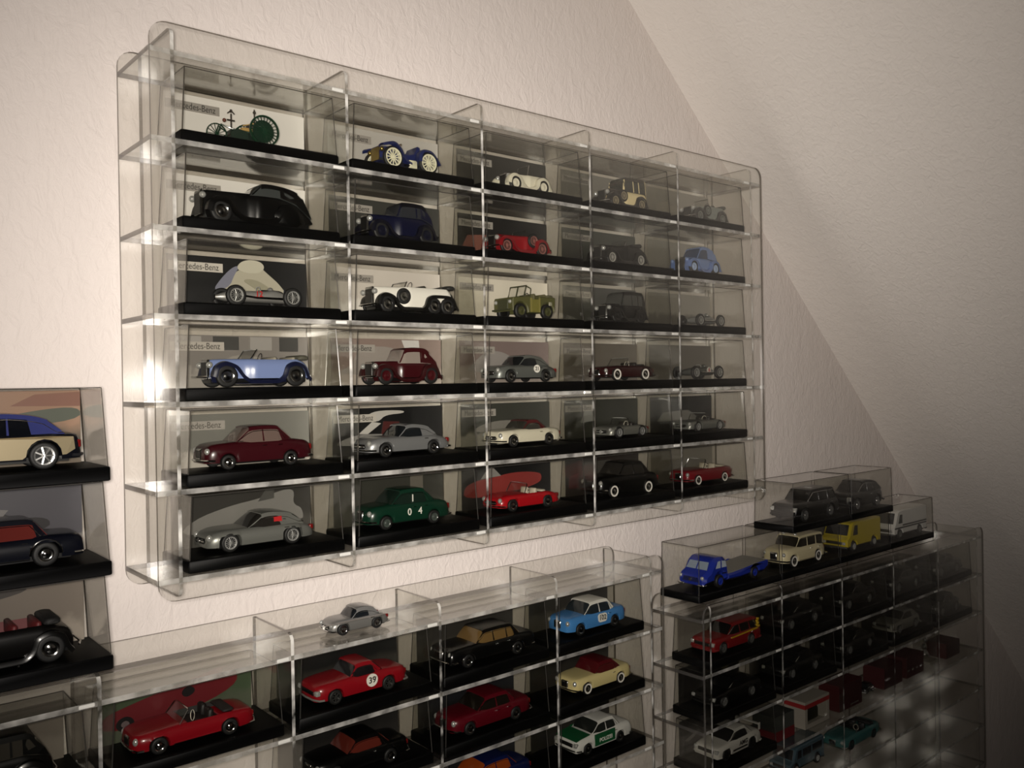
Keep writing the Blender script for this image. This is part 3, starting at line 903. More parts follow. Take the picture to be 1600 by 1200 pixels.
        pl_.append([(xe, C.base(xe) - .0006), (lerp(xe, C.x4, .5), C.base(lerp(xe, C.x4, .5)) - .0006), (C.x4 - .0004, C.base(C.x4) - .0006), (lerp(C.x3, C.x4, .75), C.zt(lerp(C.x3, C.x4, .75)) - .0004), (C.x3, C.zt(C.x3) - .0008), (xe, C.zt(xe) - .001)])
        for q in pl_:
            for sg in (-1, 1): C.strip(MB(), q, sides=(sg,)).build('pillar', paint(col), t, None)
    else:
        if screen:
            x1, x2 = X(cab[0]), X(cab[1])
            zl = tf(x1) - .0006
            sm = MB().tube([(x1, -wb * .9, zl), (x2, -wb * .85, H), (x2, wb * .85, H), (x1, wb * .9, zl)], .0005, 5)
            sm.build('windscreen_frame', CHROME, t)
            v = [(x1, -wb * .88, zl), (x1, wb * .88, zl), (x2, wb * .84, H), (x2, -wb * .84, H)]
            MB().add(v + [(a + .0003, b, c) for a, b, c in v], [(0, 1, 2, 3), (7, 6, 5, 4)]).build('windscreen', COVER, t, None)
        nseat = 2 if cab[2] - cab[1] > .3 else 1
        for k in range(nseat):
            xs = X(lerp(cab[1], cab[2], (.42, .86)[k] if nseat == 2 else .6))
            zt = tf(xs)
            MB().rbox(xs - .0012, xs + .0026, -W * bodyw * .40, W * bodyw * .40, zt - H * .2, zt + H * .05, .0012).build('seat', plain(seat, .6), t)
        xs = X(lerp(cab[1], cab[2], .15))
        zt = tf(xs)
        MB().tube([(xs + .001 * math.sin(a), -W * .16 + W * .1 * math.cos(a), zt + .001 + W * .1 * math.sin(a)) for a in [2 * math.pi * k / 12 for k in range(13)]], .0003, 4).build('steering_wheel', plain('16120f'), t)
        if folded:
            xx = X(cab[2] - .01)
            MB().rbox(xx, xx + L * .10, -W * bodyw * .46, W * bodyw * .46, tf(xx) - .001, tf(xx) + H * .11, .002).build('folded_hood', plain(folded, .7), t)
    if spare:
        xs = X(spare)
        for sg in (-1, 1):
            single_wheel(t, (xs, sg * W * .40, r * 2.0), r * .95, W * .085, wheels, hub, sg)
    if back_spare:
        o = single_wheel(t, (X(cab[3] + .035), 0, r * 1.9), r * .95, W * .085, wheels, hub)
        o.rotation_euler = (0, 0, math.pi / 2)
    return t

def racer(label, loc, L, W, H, col, r=.0075, number=None, ink='a01818', disc=None, metal=True, wheels='wire', tailfin=False, group='model cars', rotz=0.0):
    t = thing('model_car', label, 'model car', loc, group)
    mat = silver(col) if metal else paint(col)
    n = 26
    zf = curve([(0, .40), (.12, .55), (.35, .64), (.55, .66), (.66, .80 if tailfin else .72), (.85, .55), (1, .38)])
    bf = curve([(0, .30), (.15, .20), (.8, .2), (1, .32)])
    wf = curve([(0, .10), (.08, .27), (.3, .40), (.6, .44), (.8, .34), (1, .05)])
    rings = []
    for i in range(n + 1):
        u = i / n
        x = L * (u - .5); w = W / 2 * wf(u); a, b = H * bf(u), H * zf(u)
        m, h = (a + b) / 2, (b - a) / 2
        rings.append([(x, w * math.copysign(abs(math.cos(q)) ** .7, math.cos(q)), m + h * math.copysign(abs(math.sin(q)) ** .8, math.sin(q))) for q in [2 * math.pi * k / 16 for k in range(16)]][::-1])
    MB().loft(rings).build('body', mat, t, .8)
    MB().ball((L * .08, 0, H * .66), L * .075, W * .14, H * .05).build('cockpit', plain('14100d', .7), t)
    MB().tube([(L * .01, -W * .13, H * .64), (L * .005, -W * .08, H * .80), (L * .005, W * .08, H * .80), (L * .01, W * .13, H * .64)], .0005, 5).build('windscreen', LAMP, t)
    MB().ball((L * .15, 0, H * .72), L * .03, W * .11, H * .10).build('headrest', mat, t)
    MB().tube([(-L * .22, -W * .21, H * .42), (-L * .05, -W * .235, H * .36), (L * .42, -W * .22, H * .36)], .0010, 6).build('exhaust_pipe', CHROME, t)
    MB().lathe([(.0001, -.0006), (W * .07, -.0006), (W * .085, .0006), (.0001, .0006)], seg=14).build('nose_grille', BLACK, t).matrix_local = Matrix.Translation((-L * .5, 0, H * .35)) @ Matrix.Rotation(math.pi / 2, 4, 'Z') 
    xs = [-L * .33, L * .33]
    wheel_set(t, xs, r, W * .12, W * .43, wheels, 'b8b8b4')
    for x in xs:
        ax = MB()
        ax.bar((x, -W * .42, r * .9), (x, W * .42, r * .9), .0012)
        ax.bar((x + .003, -W * .40, r * 1.1), (x - .002, W * .0, r * 1.25), .0007); ax.bar((x + .003, W * .40, r * 1.1), (x - .002, 0, r * 1.25), .0007)
        ax.build('axle', principled('steel', '77777a', .35, .9), t, None)
    if number:
        roundel(t, *number[:1], -W / 2 * .47 - .0004, H * .5, H * .17, number[1], disc, ink, size=H * .30)
    return t

# ------------------------------------------------------------------ vehicles of other kinds
def motor_tricycle(label, loc, group='model cars'):
    t = thing('model_car', label, 'model car', loc, group)
    grn, tan = paint('12301f'), plain('a88a52', .5)
    R, Wt = .0130, .034
    for s in (-1, 1):
        o = MB()
        o.lathe([(R * .90, -.0008), (R, -.0008), (R, .0008), (R * .90, .0008)], seg=26)
        w = o.build('rear_wheel', grn, t, .8, (.0155, s * Wt / 2, R))
        sp = MB()
        for k in range(24):
            a = 2 * math.pi * k / 24
            sp.bar((0, 0, 0), (R * .94 * math.cos(a), 0, R * .94 * math.sin(a)), .0006)
        sp.lathe([(.0001, -.0014), (.0020, -.0012), (.0020, .0012), (.0001, .0014)], seg=12)
        sp.build('wheel_spokes', grn, w, None)
        MB().lathe([(.0001, -.0008), (R * .72, -.0004), (R * .72, .0004), (.0001, .0008)], seg=20).build('drive_ring', plain('0e2217', .4), w, .8, (0, .002, 0))
    r = .0088
    f = MB().lathe([(r * .92, -.0005), (r, -.0005), (r, .0005), (r * .92, .0005)], seg=24)
    fw = f.build('front_wheel', grn, t, .8, (-.0185, 0, r))
    sp = MB()
    for k in range(14):
        a = 2 * math.pi * k / 14
        sp.bar((0, 0, 0), (r * .94 * math.cos(a), 0, r * .94 * math.sin(a)), .0004)
    sp.lathe([(.0001, -.0014), (.0013, -.0012), (.0013, .0012), (.0001, .0014)], seg=10)
    sp.build('wheel_spokes', grn, fw, None)
    fr = MB()
    for s in (-1, 1):
        fr.tube([(-.0185, s * .003, r), (-.016, s * .003, .0165), (-.008, s * .006, .0135), (.004, s * .010, .0115), (.020, s * .012, .0120)], .0006, 6)
        fr.tube([(.008, s * .011, .012), (.012, s * .012, .008), (.0155, s * .016, R)], .0005, 6)
        fr.tube([(.006, s * .011, .0125), (.0155, s * .0125, .0165), (.024, s * .011, .0135)], .0005, 6)
    fr.bar((.0155, -Wt / 2, R), (.0155, Wt / 2, R), .0012)
    fr.build('tube_frame', grn, t, .9)
    MB().rbox(-.0005, .011, -.010, .010, .0125, .0155, .001).build('seat_cushion', tan, t)
    MB().rbox(.010, .0125, -.010, .010, .0150, .0215, .001).build('seat_back', plain('2a2119', .6), t)
    MB().bar((-.0005, -.0105, .016), (.012, -.0105, .0205), .0008, .0008).build('arm_rail', tan, t, None)
    MB().rbox(-.009, .000, -.009, .009, .0085, .0102, .0006).build('footboard', plain('2b2018', .6), t)
    e = MB().rbox(.002, .021, -.009, .009, .004, .0115, .0012)
    MB().rbox(-.0085, .003, -.0075, .0075, .0045, .0140, .0015).build('gear_case', plain('13231a', .4), t)
    for sg in (-1, 1): MB().prism([(-.011, .009), (-.009, .0035), (.004, .0035), (.004, .012), (-.006, .013)], .0004).build('side_shield', plain('14251b', .45), t, None, (0, sg * .0098, 0))
    e.build('engine_block', plain('15211a', .4), t)
    MB().lathe([(.0001, -.001), (.0065, -.001), (.0065, .001), (.0001, .001)], (0.017, 0, .0062), 18).build('flywheel', plain('101a14', .35), t, .8)
    st = MB().tube([(-.006, 0, .010), (-.006, 0, .0275)], .0006, 6)
    st.tube([(-.009, 0, .0275), (-.0075, 0, .029), (-.0045, 0, .029), (-.003, 0, .0275)], .0005, 6)
    st.ball((-.006, 0, .030), .0012)
    st.bar((-.0095, 0, .022), (-.003, 0, .022), .0010)
    st.build('steering_column', plain('241d15', .4), t)
    lv = MB().tube([(.0095, -.0112, .012), (.0095, -.0112, .031)], .0005, 6).ball((.0095, -.0112, .0285), .0013)
    lv.build('brake_lever', plain('2a2218', .4), t)
    tk = MB().lathe([(.0001, -.007), (.0028, -.007), (.0028, .007), (.0001, .007)], (.021, 0, .0200), 14)
    tk.build('fuel_tank', plain('54431f', .35, ), t, .8)
    MB().ball((-.0135, -.004, .020), .0016).build('lantern', plain('5a2d1c', .4), t)
    return t

def phaeton(label, loc, group='model cars'):
    t = thing('model_car', label, 'model car', loc, group)
    blue = paint('1d2550')
    cream = 'd3d0b4'
    r = .0105
    xs = (-.0205, .0195)
    wheel_set(t, xs, r, .0042, .0165, 'spoke', cream)
    ch = MB()
    for s in (-1, 1): ch.bar((-.030, s * .0085, .0095), (.029, s * .0085, .0105), .0014, .0022)
    for x in xs: ch.bar((x, -.0165, r), (x, .0165, r), .0012)
    ch.build('chassis', plain('1a1d22', .5), t, None)
    eng = [(-.0285, .0085), (-.013, .0085), (-.013, .0235), (-.0285, .0225)]
    MB().prism(eng, .0078, .0015).build('bonnet', blue, t, .5)
    MB().rbox(-.0298, -.0286, -.0070, .0070, .009, .0215, .0008).build('radiator', principled('brass', 'a08a4c', .25, .9), t)
    tub = [(-.013, .009), (-.006, .0095), (.002, .0095), (.014, .0105), (.0165, .0165), (.0150, .0265), (.0125, .0270), (.0085, .0195), (.003, .0180), (-.0015, .0180), (-.006, .0150), (-.010, .0240), (-.013, .0245)]
    MB().prism(tub, .0100, .0010).build('body', blue, t, .5)
    MB().rbox(.002, .009, -.0085, .0085, .0165, .0188, .001).build('seat_cushion', plain('0f1020', .6), t)
    for s in (-1, 1):
        w = MB()
        wing_strip(w, [(-.0320, .0215), (-.0275, .0230), (-.0195, .0248), (-.0110, .0190), (-.0065, .0105), (.0, .0078)], s * .0105, s * .0195, .0009, .0008)
        wing_strip(w, [(.0085, .0110), (.0095, .0180), (.0150, .0226), (.0215, .0222), (.0275, .0180), (.0335, .0105)], s * .0105, s * .0195, .0009, .0008)
        w.build('mudguard', blue, t)
        MB().rbox(.0005, .0095, s * .0120 - .0012, s * .0120 + .0012, .0045, .0120, .0006).build('side_box', plain(cream, .5), t)
        MB().ball((-.0285, s * .0105, .0185), .0024).build('headlamp', principled('brass', 'a08a4c', .25, .9), t)
        MB().tube([(-.004, s * .012, .0065), (.007, s * .012, .0065)], .0012, 5).build('step', BLACK, t, None)
    sw = MB().tube([(-.008, -.002, .0165), (-.0035, -.002, .0265)], .0005, 6)
    sw.tube([(-.0035 + .0012 * math.cos(a), -.002 + .0030 * math.sin(a), .0265 + .0020 * math.cos(a)) for a in [2 * math.pi * k / 14 for k in range(15)]], .0005, 5)
    sw.build('steering_wheel', plain('5a4530', .4), t)
    return t

def jeep(label, loc, col='4a4a28', group='model cars'):
    t = thing('model_car', label, 'model car', loc, group)
    L, W = .062, .032
    m = plain(col, .55)
    dark = plain('33351e', .6)
    r = .0080
    xs = (-.0185, .0190)
    def arch(c, R, n=7):
        return [(c + R * math.cos(a), r + R * math.sin(a)) for a in [math.pi * k / n for k in range(n + 1)]]
    poly = [(-.0295, .0075)] + [(x, z) for x, z in arch(xs[0], .0096)[::-1]] + [(xs[0] + .0098, .0062), (xs[1] - .0098, .0062)] + [(x, z) for x, z in arch(xs[1], .0096)[::-1]] + [(.0300, .0085), (.0305, .0235), (.0080, .0240), (.0060, .0200), (-.0030, .0200), (-.0060, .0240), (-.0285, .0220), (-.0300, .0190)]
    MB().prism(poly, W / 2, .0010).build('body', m, t, .4)
    wheel_set(t, xs, r, .0052, W / 2 * .86, 'disc', '3c3d24')
    dr = MB().box(-.0028, .0058, -W / 2 - .0004, -W / 2 + .0006, .0072, .0205)
    d = dr.build('door', plain('6a652e', .5), t, None, label='lighter olive side door')
    MB().box(-.0058, -.0038, -W / 2 - .0010, -W / 2, .007, .022).build('door_post', plain('77703a', .5), t, None)
    MB().box(.0062, .0078, -W / 2 - .0010, -W / 2, .007, .022).build('door_post', plain('77703a', .5), t, None)
    fr = MB()
    pts = [(-.0120, -.0130, .0235), (-.0085, -.0130, .0350), (-.0085, .0130, .0350), (-.0120, .0130, .0235)]
    fr.tube(pts + [pts[0]], .0008, 5)
    fr.bar((-.0120, 0, .0235), (-.0085, 0, .0350), .0010)
    fr.build('windscreen_frame', dark, t)
    v = [(-.0118, -.0125, .0240), (-.0118, .0125, .0240), (-.0087, .0125, .0345), (-.0087, -.0125, .0345)]
    MB().add(v + [(a + .0003, b, c) for a, b, c in v], [(0, 1, 2, 3), (7, 6, 5, 4)]).build('windscreen', COVER, t, None)
    rl = MB().tube([(-.004, -.0138, .0235), (-.003, -.0138, .0320), (-.0085, -.0132, .0345)], .0006, 5)
    rl.build('grab_rail', dark, t)
    for x in (.0020, .0170):
        MB().rbox(x, x + .0035, -.0125, .0125, .0160, .0270, .001).build('seat', plain('4d4a2c', .7), t)
    MB().rbox(.0190, .0300, -.0140, .0140, .0230, .0262, .0015).build('folded_hood', plain('55523a', .8), t)
    g = MB().rbox(-.0308, -.0296, -.0085, .0085, .0100, .0200, .0006)
    g.build('radiator', dark, t)
    for s in (-1, 1):
        MB().ball((-.0300, s * .0115, .0175), .0022).build('headlamp', LAMP, t)
    MB().tube([(-.0325, -.0145, .0090), (-.0325, .0145, .0090)], .0010, 6).build('front_bumper', dark, t)
    MB().rbox(.0200, .0245, -W / 2 - .0016, -W / 2, .0145, .0185, .0006).build('fuel_can', plain('8d8a77', .5), t)
    MB().tube([(.0012 + .002 * math.sin(a) * .3 - .004, -.0065 + .0032 * math.cos(a), .0245 + .0032 * math.sin(a)) for a in [2 * math.pi * k / 12 for k in range(13)]], .0004, 4).build('steering_wheel', BLACK, t)
    return t

def boxy(name, label, loc, L, W, H, col, prof, xs, r, cat, windows=(), front=None, stripes=(), hub='9a9a96', group='model cars', kind='disc', bump='1a1a1a', extras=None, lampz=.30):
    """van-like body cut from one side profile; prof in fractions (u, h) going round the top from nose to tail"""
    t = thing(name, label, cat, loc, group)
    X = lambda u: L * (u - .5)
    zb = H * .15
    R = r * 1.16
    pts = [(X(0.004), zb)]
    for a in xs:
        c = X(a)
        pts += [(c - R, zb)] if r < zb else []
        pts += [(c + R * math.cos(q), max(zb, r + R * math.sin(q))) for q in [math.pi * (1 - k / 8) for k in range(9)]]
    pts += [(X(.996), zb)] + [(X(u), H * h) for u, h in prof[::-1]]
    MB().prism(pts, W / 2, W * .045).build('body', paint(col), t, .5)
    MB().box(X(.03), X(.97), -W * .40, W * .40, zb * .7, zb + H * .3).build('chassis', BLACK, t, None)
    wheel_set(t, [X(a) for a in xs], r, W * .13, W / 2 * .88, kind, hub)
    wf = lambda x: W / 2
    for poly, nm in windows:
        plate(MB(), wf, [(X(u), H * h) for u, h in poly], .0003).build(nm, GLASS, t, None)
    if front:
        (u0, h0), (u1, h1) = front
        d = Vector((X(u1) - X(u0), 0, H * (h1 - h0))).normalized()
        nx, nz = -d.z, d.x
        o = .0004
        v = []
        for k in (o, -.0006):
            v += [(X(u0) + nx * k, -W * .42, H * h0 + nz * k), (X(u0) + nx * k, W * .42, H * h0 + nz * k), (X(u1) + nx * k, W * .40, H * h1 + nz * k), (X(u1) + nx * k, -W * .40, H * h1 + nz * k)]
        MB().add(v, [(3, 2, 1, 0), (4, 5, 6, 7), (0, 1, 5, 4), (1, 2, 6, 5), (2, 3, 7, 6), (3, 0, 4, 7)]).build('windscreen', GLASS, t, None)
    for poly, c, nm in stripes:
        plate(MB(), wf, [(X(u), H * h) for u, h in poly], .0002).build(nm, paint(c), t, None)
    x0 = X(prof[0][0])
    g = MB().rbox(x0 - .0005, x0 + .003, -W * .30, W * .30, H * (lampz - .045), H * (lampz + .055), .0006)
    g.build('grille', BLACK, t)
    for s in (-1, 1):
        MB().rbox(x0 - .0009, x0 + .003, s * W * .37 - W * .06, s * W * .37 + W * .06, H * (lampz - .05), H * (lampz + .05), .0006).build('headlamp', LAMP, t)
        MB().rbox(X(prof[-1][0]) - .002, X(prof[-1][0]) + .0004, s * W * .42 - .0011, s * W * .42 + .0011, H * .28, H * .42, .0004).build('tail_lamp', plain('6e1010', .3), t)
    for e, xx, nm in ((-1, X(0), 'front_bumper'), (1, X(1), 'rear_bumper')):
        MB().rbox(min(xx, xx - e * .003) - .0006, max(xx, xx - e * .003) + .0006, -W * .5, W * .5, H * .13, H * .20, .0008).build(nm, plain(bump, .4), t)
    if extras: extras(t, X, H, W)
    return t

def transporter(label, loc, group='model cars'):
    """low cab-forward lorry with an open sloping load bed"""
    t = thing('model_truck', label, 'model truck', loc, group)
    L, W, H = .135, .042, .037
    blue = paint('17277e')
    r = .0080
    X = lambda u: L * (u - .5)
    xs = (.235, .775)
    R = r * 1.15
    def arch(c): return [(X(c) + R * math.cos(q), r + R * math.sin(q)) for q in [math.pi * (1 - k / 8) for k in range(9)]]
    cabp = [(X(.01), .006)] + arch(xs[0]) + [(X(.36), .006), (X(.375), .014), (X(.365), .024), (X(.345), .0325), (X(.31), .0362), (X(.24), .0370), (X(.18), .0362), (X(.135), .0325), (X(.085), .0225), (X(.03), .0195), (X(.004), .0150), (X(0), .010)]
    MB().prism(cabp, W / 2, .0045).build('cab', blue, t, .7)
    bed = [(X(.35), .0075), (X(.55), .0065)] + arch(xs[1]) + [(X(.93), .0070), (X(.995), .0120), (X(1.0), .0195), (X(.90), .0190), (X(.72), .0172), (X(.60), .0158), (X(.47), .0146), (X(.35), .0140)]
    MB().prism(bed, W / 2, .0022).build('load_bed', blue, t, .6)
    tr = MB()
    tr.loft([[(X(u), -.0185, z), (X(u), .0185, z), (X(u), .0185, z + .0009), (X(u), -.0185, z + .0009)] for u, z in ((.385, .0142), (.47, .0145), (.60, .0157), (.72, .0171), (.90, .0189), (.985, .0194))])
    tr.build('deck', plain('6f6d66', .5), t, None)
    wf = lambda x: W / 2
    plate(MB(), wf, [(X(.165), .0245), (X(.235), .0245), (X(.235), .0330), (X(.195), .0325)], .0002).build('side_window', plain('9ba4ad', .2), t, None)
    plate(MB(), wf, [(X(.255), .0245), (X(.325), .0245), (X(.31), .0320), (X(.255), .0330)], .0002).build('side_window', plain('9ba4ad', .2), t, None)
    d = Vector((X(.135) - X(.085), 0, .010)).normalized(); nx, nz = -d.z * .0005, d.x * .0005
    v = [(X(.088) + nx, -W * .37, .0232 + nz), (X(.088) + nx, W * .37, .0232 + nz), (X(.133) + nx, W * .34, .0318 + nz), (X(.133) + nx, -W * .34, .0318 + nz)]
    MB().add(v + [(a - 2 * nx, b, c - 2 * nz) for a, b, c in v], [(3, 2, 1, 0), (4, 5, 6, 7), (0, 1, 5, 4), (1, 2, 6, 5), (2, 3, 7, 6), (3, 0, 4, 7)]).build('windscreen', plain('7c8794', .15), t, None)
    MB().bar((X(.088) + 2 * nx, 0, .0230 + 2 * nz), (X(.133) + 2 * nx, 0, .0320 + 2 * nz), .001).build('windscreen_bar', blue, t, None)
    pts = [(-W * .30, .0100), (W * .30, .0100), (W * .24, .0155), (-W * .24, .0155)]
    v = [(X(0) - .0006, a, b) for a, b in pts] + [(X(0) + .003, a, b) for a, b in pts]
    g = MB().add(v, [(3, 2, 1, 0), (0, 1, 5, 4), (1, 2, 6, 5), (2, 3, 7, 6), (3, 0, 4, 7)]).build('grille', plain('0c1440', .4), t, None)
    MB().lathe([(.0001, -.0004), (.0020, -.0004), (.0020, .0004), (.0001, .0004)], seg=14).build('star_badge', CHROME, g).matrix_local = Matrix.Translation((X(0) - .0012, 0, .0128)) @ Matrix.Rotation(-math.pi / 2, 4, 'Z')
    for s in (-1, 1):
        MB().ball((X(.012), s * W * .385, .0150), .0022, .0025, .0025).build('headlamp', LAMP, t)
        MB().rbox(X(-.006), X(.05), s * W * .36 - W * .12, s * W * .36 + W * .12, .0055, .0075, .0008).build('front_bumper', CHROME, t)
    wheel_set(t, [X(a) for a in xs], r, .0058, W / 2 * .86, 'disc', '17277e')
    MB().box(X(.05), X(.95), -W * .38, W * .38, .0045, .0085).build('chassis', BLACK, t, None)
    plate(MB(), wf, [(X(.27), .0165), (X(.325), .0165), (X(.325), .0180), (X(.27), .0180)], .0003).build('side_vent', CHROME, t, None)
    return t

def toy_box(label, loc, w, d, h, col, front=None, band=None, rotz=0.0, window=None):
    t = thing('toy_box', label, 'toy box', loc, 'loose toys in the dark cabinet', rotz)
    m = plain(col, .5)
    k = .0006
    s = MB()
    s.box(-w / 2, w / 2, 0, d, 0, k)
    s.box(-w / 2, w / 2, d - k, d, k, h)
    s.box(-w / 2, -w / 2 + k, 0, d - k, k, h); s.box(w / 2 - k, w / 2, 0, d - k, k, h)
    s.box(-w / 2 + k, w / 2 - k, 0, d - k, h - k, h)
    s.build('carton', m, t, None)
    if window:
        fr = MB()
        b = min(w, h) * .16
        fr.box(-w / 2 + k, w / 2 - k, 0, k, k, b); fr.box(-w / 2 + k, w / 2 - k, 0, k, h - b, h - k)
        fr.box(-w / 2 + k, -w / 2 + b, 0, k, b, h - b); fr.box(w / 2 - b, w / 2 - k, 0, k, b, h - b)
        fr.build('window_frame', m, t, None)
        MB().box(-w / 2 + b, w / 2 - b, k * .3, k * .6, b, h - b).build('film_window', COVER, t, None)
        MB().rbox(-w / 2 + b, w / 2 - b, d * .3, d * .8, k, h * .62, h * .18).build('packed_model', plain(window, .4), t)
    else:
        MB().box(-w / 2 + k, w / 2 - k, 0, k, k, h - k).build('front_flap', plain(front or col, .5), t, None)
    if band:
        MB().box(-w / 2 - .0002, w / 2 + .0002, -.0002, d * .95, h * .74, h * .90).build('printed_band', plain(band, .5), t, None)
    return t

# ------------------------------------------------------------------ upper wall cabinet
AX, AW, AZ, AV = 0.23719, 0.15, 0.25542, 0.06697
cabinet('large clear acrylic wall cabinet with six rows of cased models, hung highest on the wall', AX, AW, 5, AZ, AV, 6, DF, DEP, .0176, .0200, .0191, .0167)
BX, BZ = 0.0277, -0.2255
cabinet('clear acrylic wall cabinet below the highest one, cut off by the bottom edge', BX, AW, 5, BZ, AV, 5, DF, DEP, .0176, .0190, .0191, .0167)
CX, CW, CZZ, CV, CY = 0.845, 0.1503, -0.2853, 0.0660, 0.640
cabinet('dim clear acrylic cabinet under the sloping ceiling, partly empty, with cases stacked on top', CX, CW, 5, CZZ, CV, 6, CY, DEP, .0160, .0190, .0165, .0160)

BH = 0.010
def a_slot(row, col, nick, card, xc=None, prints=(), tag=True, label=None, note=None):
    x = AX + (col - .5) * AW + .0015
    z = AZ - row * AV
    display_case(nick, x, DF + .006, z, .137, .060, .0595, BH, card=card, prints=prints, tag=tag, label=label, note=note)
    return ((xc if xc is not None else x), DF + .006 + .029, z + BH + .0003)
C_ = card_mat

# row 1
p = a_slot(1, 1, 'dark green three-wheeled motor carriage', C_('d4d0c8', 'cfcac0', .3, .2), .3035)
motor_tricycle('dark green three-wheeled motor carriage with large spoked wheels and upright lever', p)
p = a_slot(1, 2, 'blue phaeton with cream spoked wheels', C_('aaa69e', 'b8b4ac', .3, .3), .466)
phaeton('dark blue open phaeton with cream spoked wheels and no roof', p)
p = a_slot(1, 3, 'white open tourer with white wheel discs', C_('2c2b27', '33322c', .4, .3), .619)
vintage('white open tourer with white wheel discs and a dark cockpit', p, .062, .031, .030, 'd2cdb8', wings='cfcab4', style='open', r=.0078, hood=(.10, .50), hoodh=.66, hoodw=.40, cab=(.50, .54, .88, .97), wheels='disc', hub='d2cdb8', seat='15120f', back_spare=True, bumpers=False, frontwing=True, runboard=False, bodyw=.70)
p = a_slot(1, 4, 'cream limousine with black wings and roof', C_('6f6c64', '7c786f', .4, .3), .7735)
vintage('cream limousine with black wings, black roof and side-mounted spare wheel', p, .072, .033, .038, 'dccb9c', wings='0b0908', roofcol='2b2620', r=.0075, hood=(.08, .40), hoodh=.60, cab=(.40, .42, .93, .955), wheels='wire', hub='b9ad92', spare=.38, glass='22251f', belt=.58, bodyw=.82, hoodcol='1b1612')
p = a_slot(1, 5, 'grey cabriolet with black wings', C_('8c877d', '6d685f', .3, .3), .932, tag=False)
vintage('pale grey cabriolet with black wings and grey spare wheel in the top row', p, .074, .032, .031, '7b827c', wings='181a18', style='open', r=.0078, hood=(.08, .42), hoodh=.70, hoodw=.42, cab=(.42, .45, .88, .95), wheels='wire', hub='8c918c', spare=.40, seat='23211d', folded='3c403b', belt=.74)
# row 2
p = a_slot(2, 1, 'long black streamlined coupe', C_('cfcbc3', 'c6c1b7', .3, .2), .314)
vintage('long black streamlined coupe with sloping tail and chrome side spear', p, .100, .039, .0365, '060606', wings='050505', r=.0090, xf=.17, xr=.76, hood=(.06, .46), hoodh=.76, hoodw=.42, cab=(.44, .53, .66, .985), belt=.74, fast=1, tail=[(.80, .66), (.985, .34), (1.0, .25)], wheels='cap', skirt=True, bumpers=False, tall=1.5, glass='3a3d3c', bodyw=.84)
p = a_slot(2, 2, 'dark blue closed cabriolet', C_('33332f', '25251f', .4, .3), .459)
vintage('dark navy closed cabriolet with black hood, second row behind glints', p, .080, .035, .038, '0c0f26', wings='070814', roofcol='0a0a10', r=.0082, hood=(.08, .42), hoodh=.66, cab=(.41, .47, .78, .93), wheels='disc', hub='0b0d1c', glass='2a2c30')
p = a_slot(2, 3, 'red roadster with chrome and red wheels', C_('191817', '22201e', .4, .2), .610, prints=[([(.02, .12), (.10, .5), (.30, .55), (.30, .18)], 'a06050')])
vintage('bright red long-bonnet roadster with small windscreen and red wheel centres', p, .078, .033, .027, '7a0f16', wings='720f16', style='open', r=.0080, hood=(.08, .52), hoodh=.78, hoodw=.40, cab=(.52, .55, .80, .96), belt=.78, wheels='wire', hub='c98a80', spare=.66, seat='100c0b', bodyw=.74)
p = a_slot(2, 4, 'black long-tailed roadster with white wire wheels', C_('3a3c36', '2f302b', .4, .4), .768)
vintage('black long-tailed roadster with pale wire wheels in the second row', p, .078, .034, .030, '050505', wings='040404', style='open', r=.0082, hood=(.08, .50), hoodh=.80, cab=(.50, .54, .80, .97), belt=.84, wheels='wire', hub='d6d4cc', seat='080807', folded='070707')
p = a_slot(2, 5, 'small light blue rounded saloon', C_('928d83', '7d786e', .3, .2), .915, tag=False)
vintage('small light blue rounded rear-engined saloon with blue wheel discs', p, .070, .034, .0355, '6f86b4', wings='5f76a8', r=.0082, hood=(.06, .34), hoodh=.60, hoodw=.52, cab=(.32, .44, .58, .965), fast=1, tail=[(.80, .56), (.97, .36), (.985, .28)], wheels='disc', hub='9db0cf', glass='2b3c58', lamps='6f86b4', bumpers=False, belt=.60)
# row 3
p = a_slot(3, 1, 'silver racing car numbered 12', C_('0d0d0d', '141414', .4, .15), .318, tag=('b9b3a8', '3a3733'),
           prints=[([(.30, .33), (.40, .42), (.44, .70), (.55, .86), (.64, .88), (.70, .74), (.80, .52), (.86, .24), (.70, .16), (.42, .16)], 'cfc9ae'),
                   ([(.30, .34), (.37, .62), (.45, .84), (.50, .86), (.46, .70), (.42, .42)], '8e8fa2'), ([(.47, .80), (.50, .94), (.57, 1.0), (.65, .97), (.68, .86), (.64, .74), (.54, .72)], 'e0dabf'), ([(.50, .60), (.62, .62), (.76, .36), (.84, .30), (.82, .18), (.72, .22), (.60, .44)], 'b3ad90'), ([(.80, .16), (.88, .22), (.87, .38), (.82, .42)], '25305c')])
racer('silver single-seat racing car with red number 12', p, .076, .034, .022, '9d9c98', r=.0086, number=(-.002, '12'), ink='a81c1c')
p = a_slot(3, 2, 'white six-wheeled open tourer', C_('b9b2a8', 'd0cbc2', .3, .5, 110.0), .4715)
vintage('white six-wheeled open tourer with black wings and tandem rear axles', p, .096, .036, .030, 'dcd9cf', wings='060606', style='open', r=.0080, xf=.15, xr=.70, third=.865, hood=(.06, .36), hoodh=.84, hoodw=.42, cab=(.37, .40, .90, .955), belt=.86, wheels='cap', spare=.345, seat='2c2b26', folded='1c1c19', back_spare=True, tail=[(.90, .84), (.955, .60), (.975, .5)])
p = a_slot(3, 3, 'olive open field car', C_('c9c2b2', 'bdb6a6', .4, .4, 90.0), .620)
jeep('olive green open field car with folded windscreen frame', p)
p = a_slot(3, 4, 'tall black saloon', C_('4a4a46', '3d3d38', .4, .3), .770)
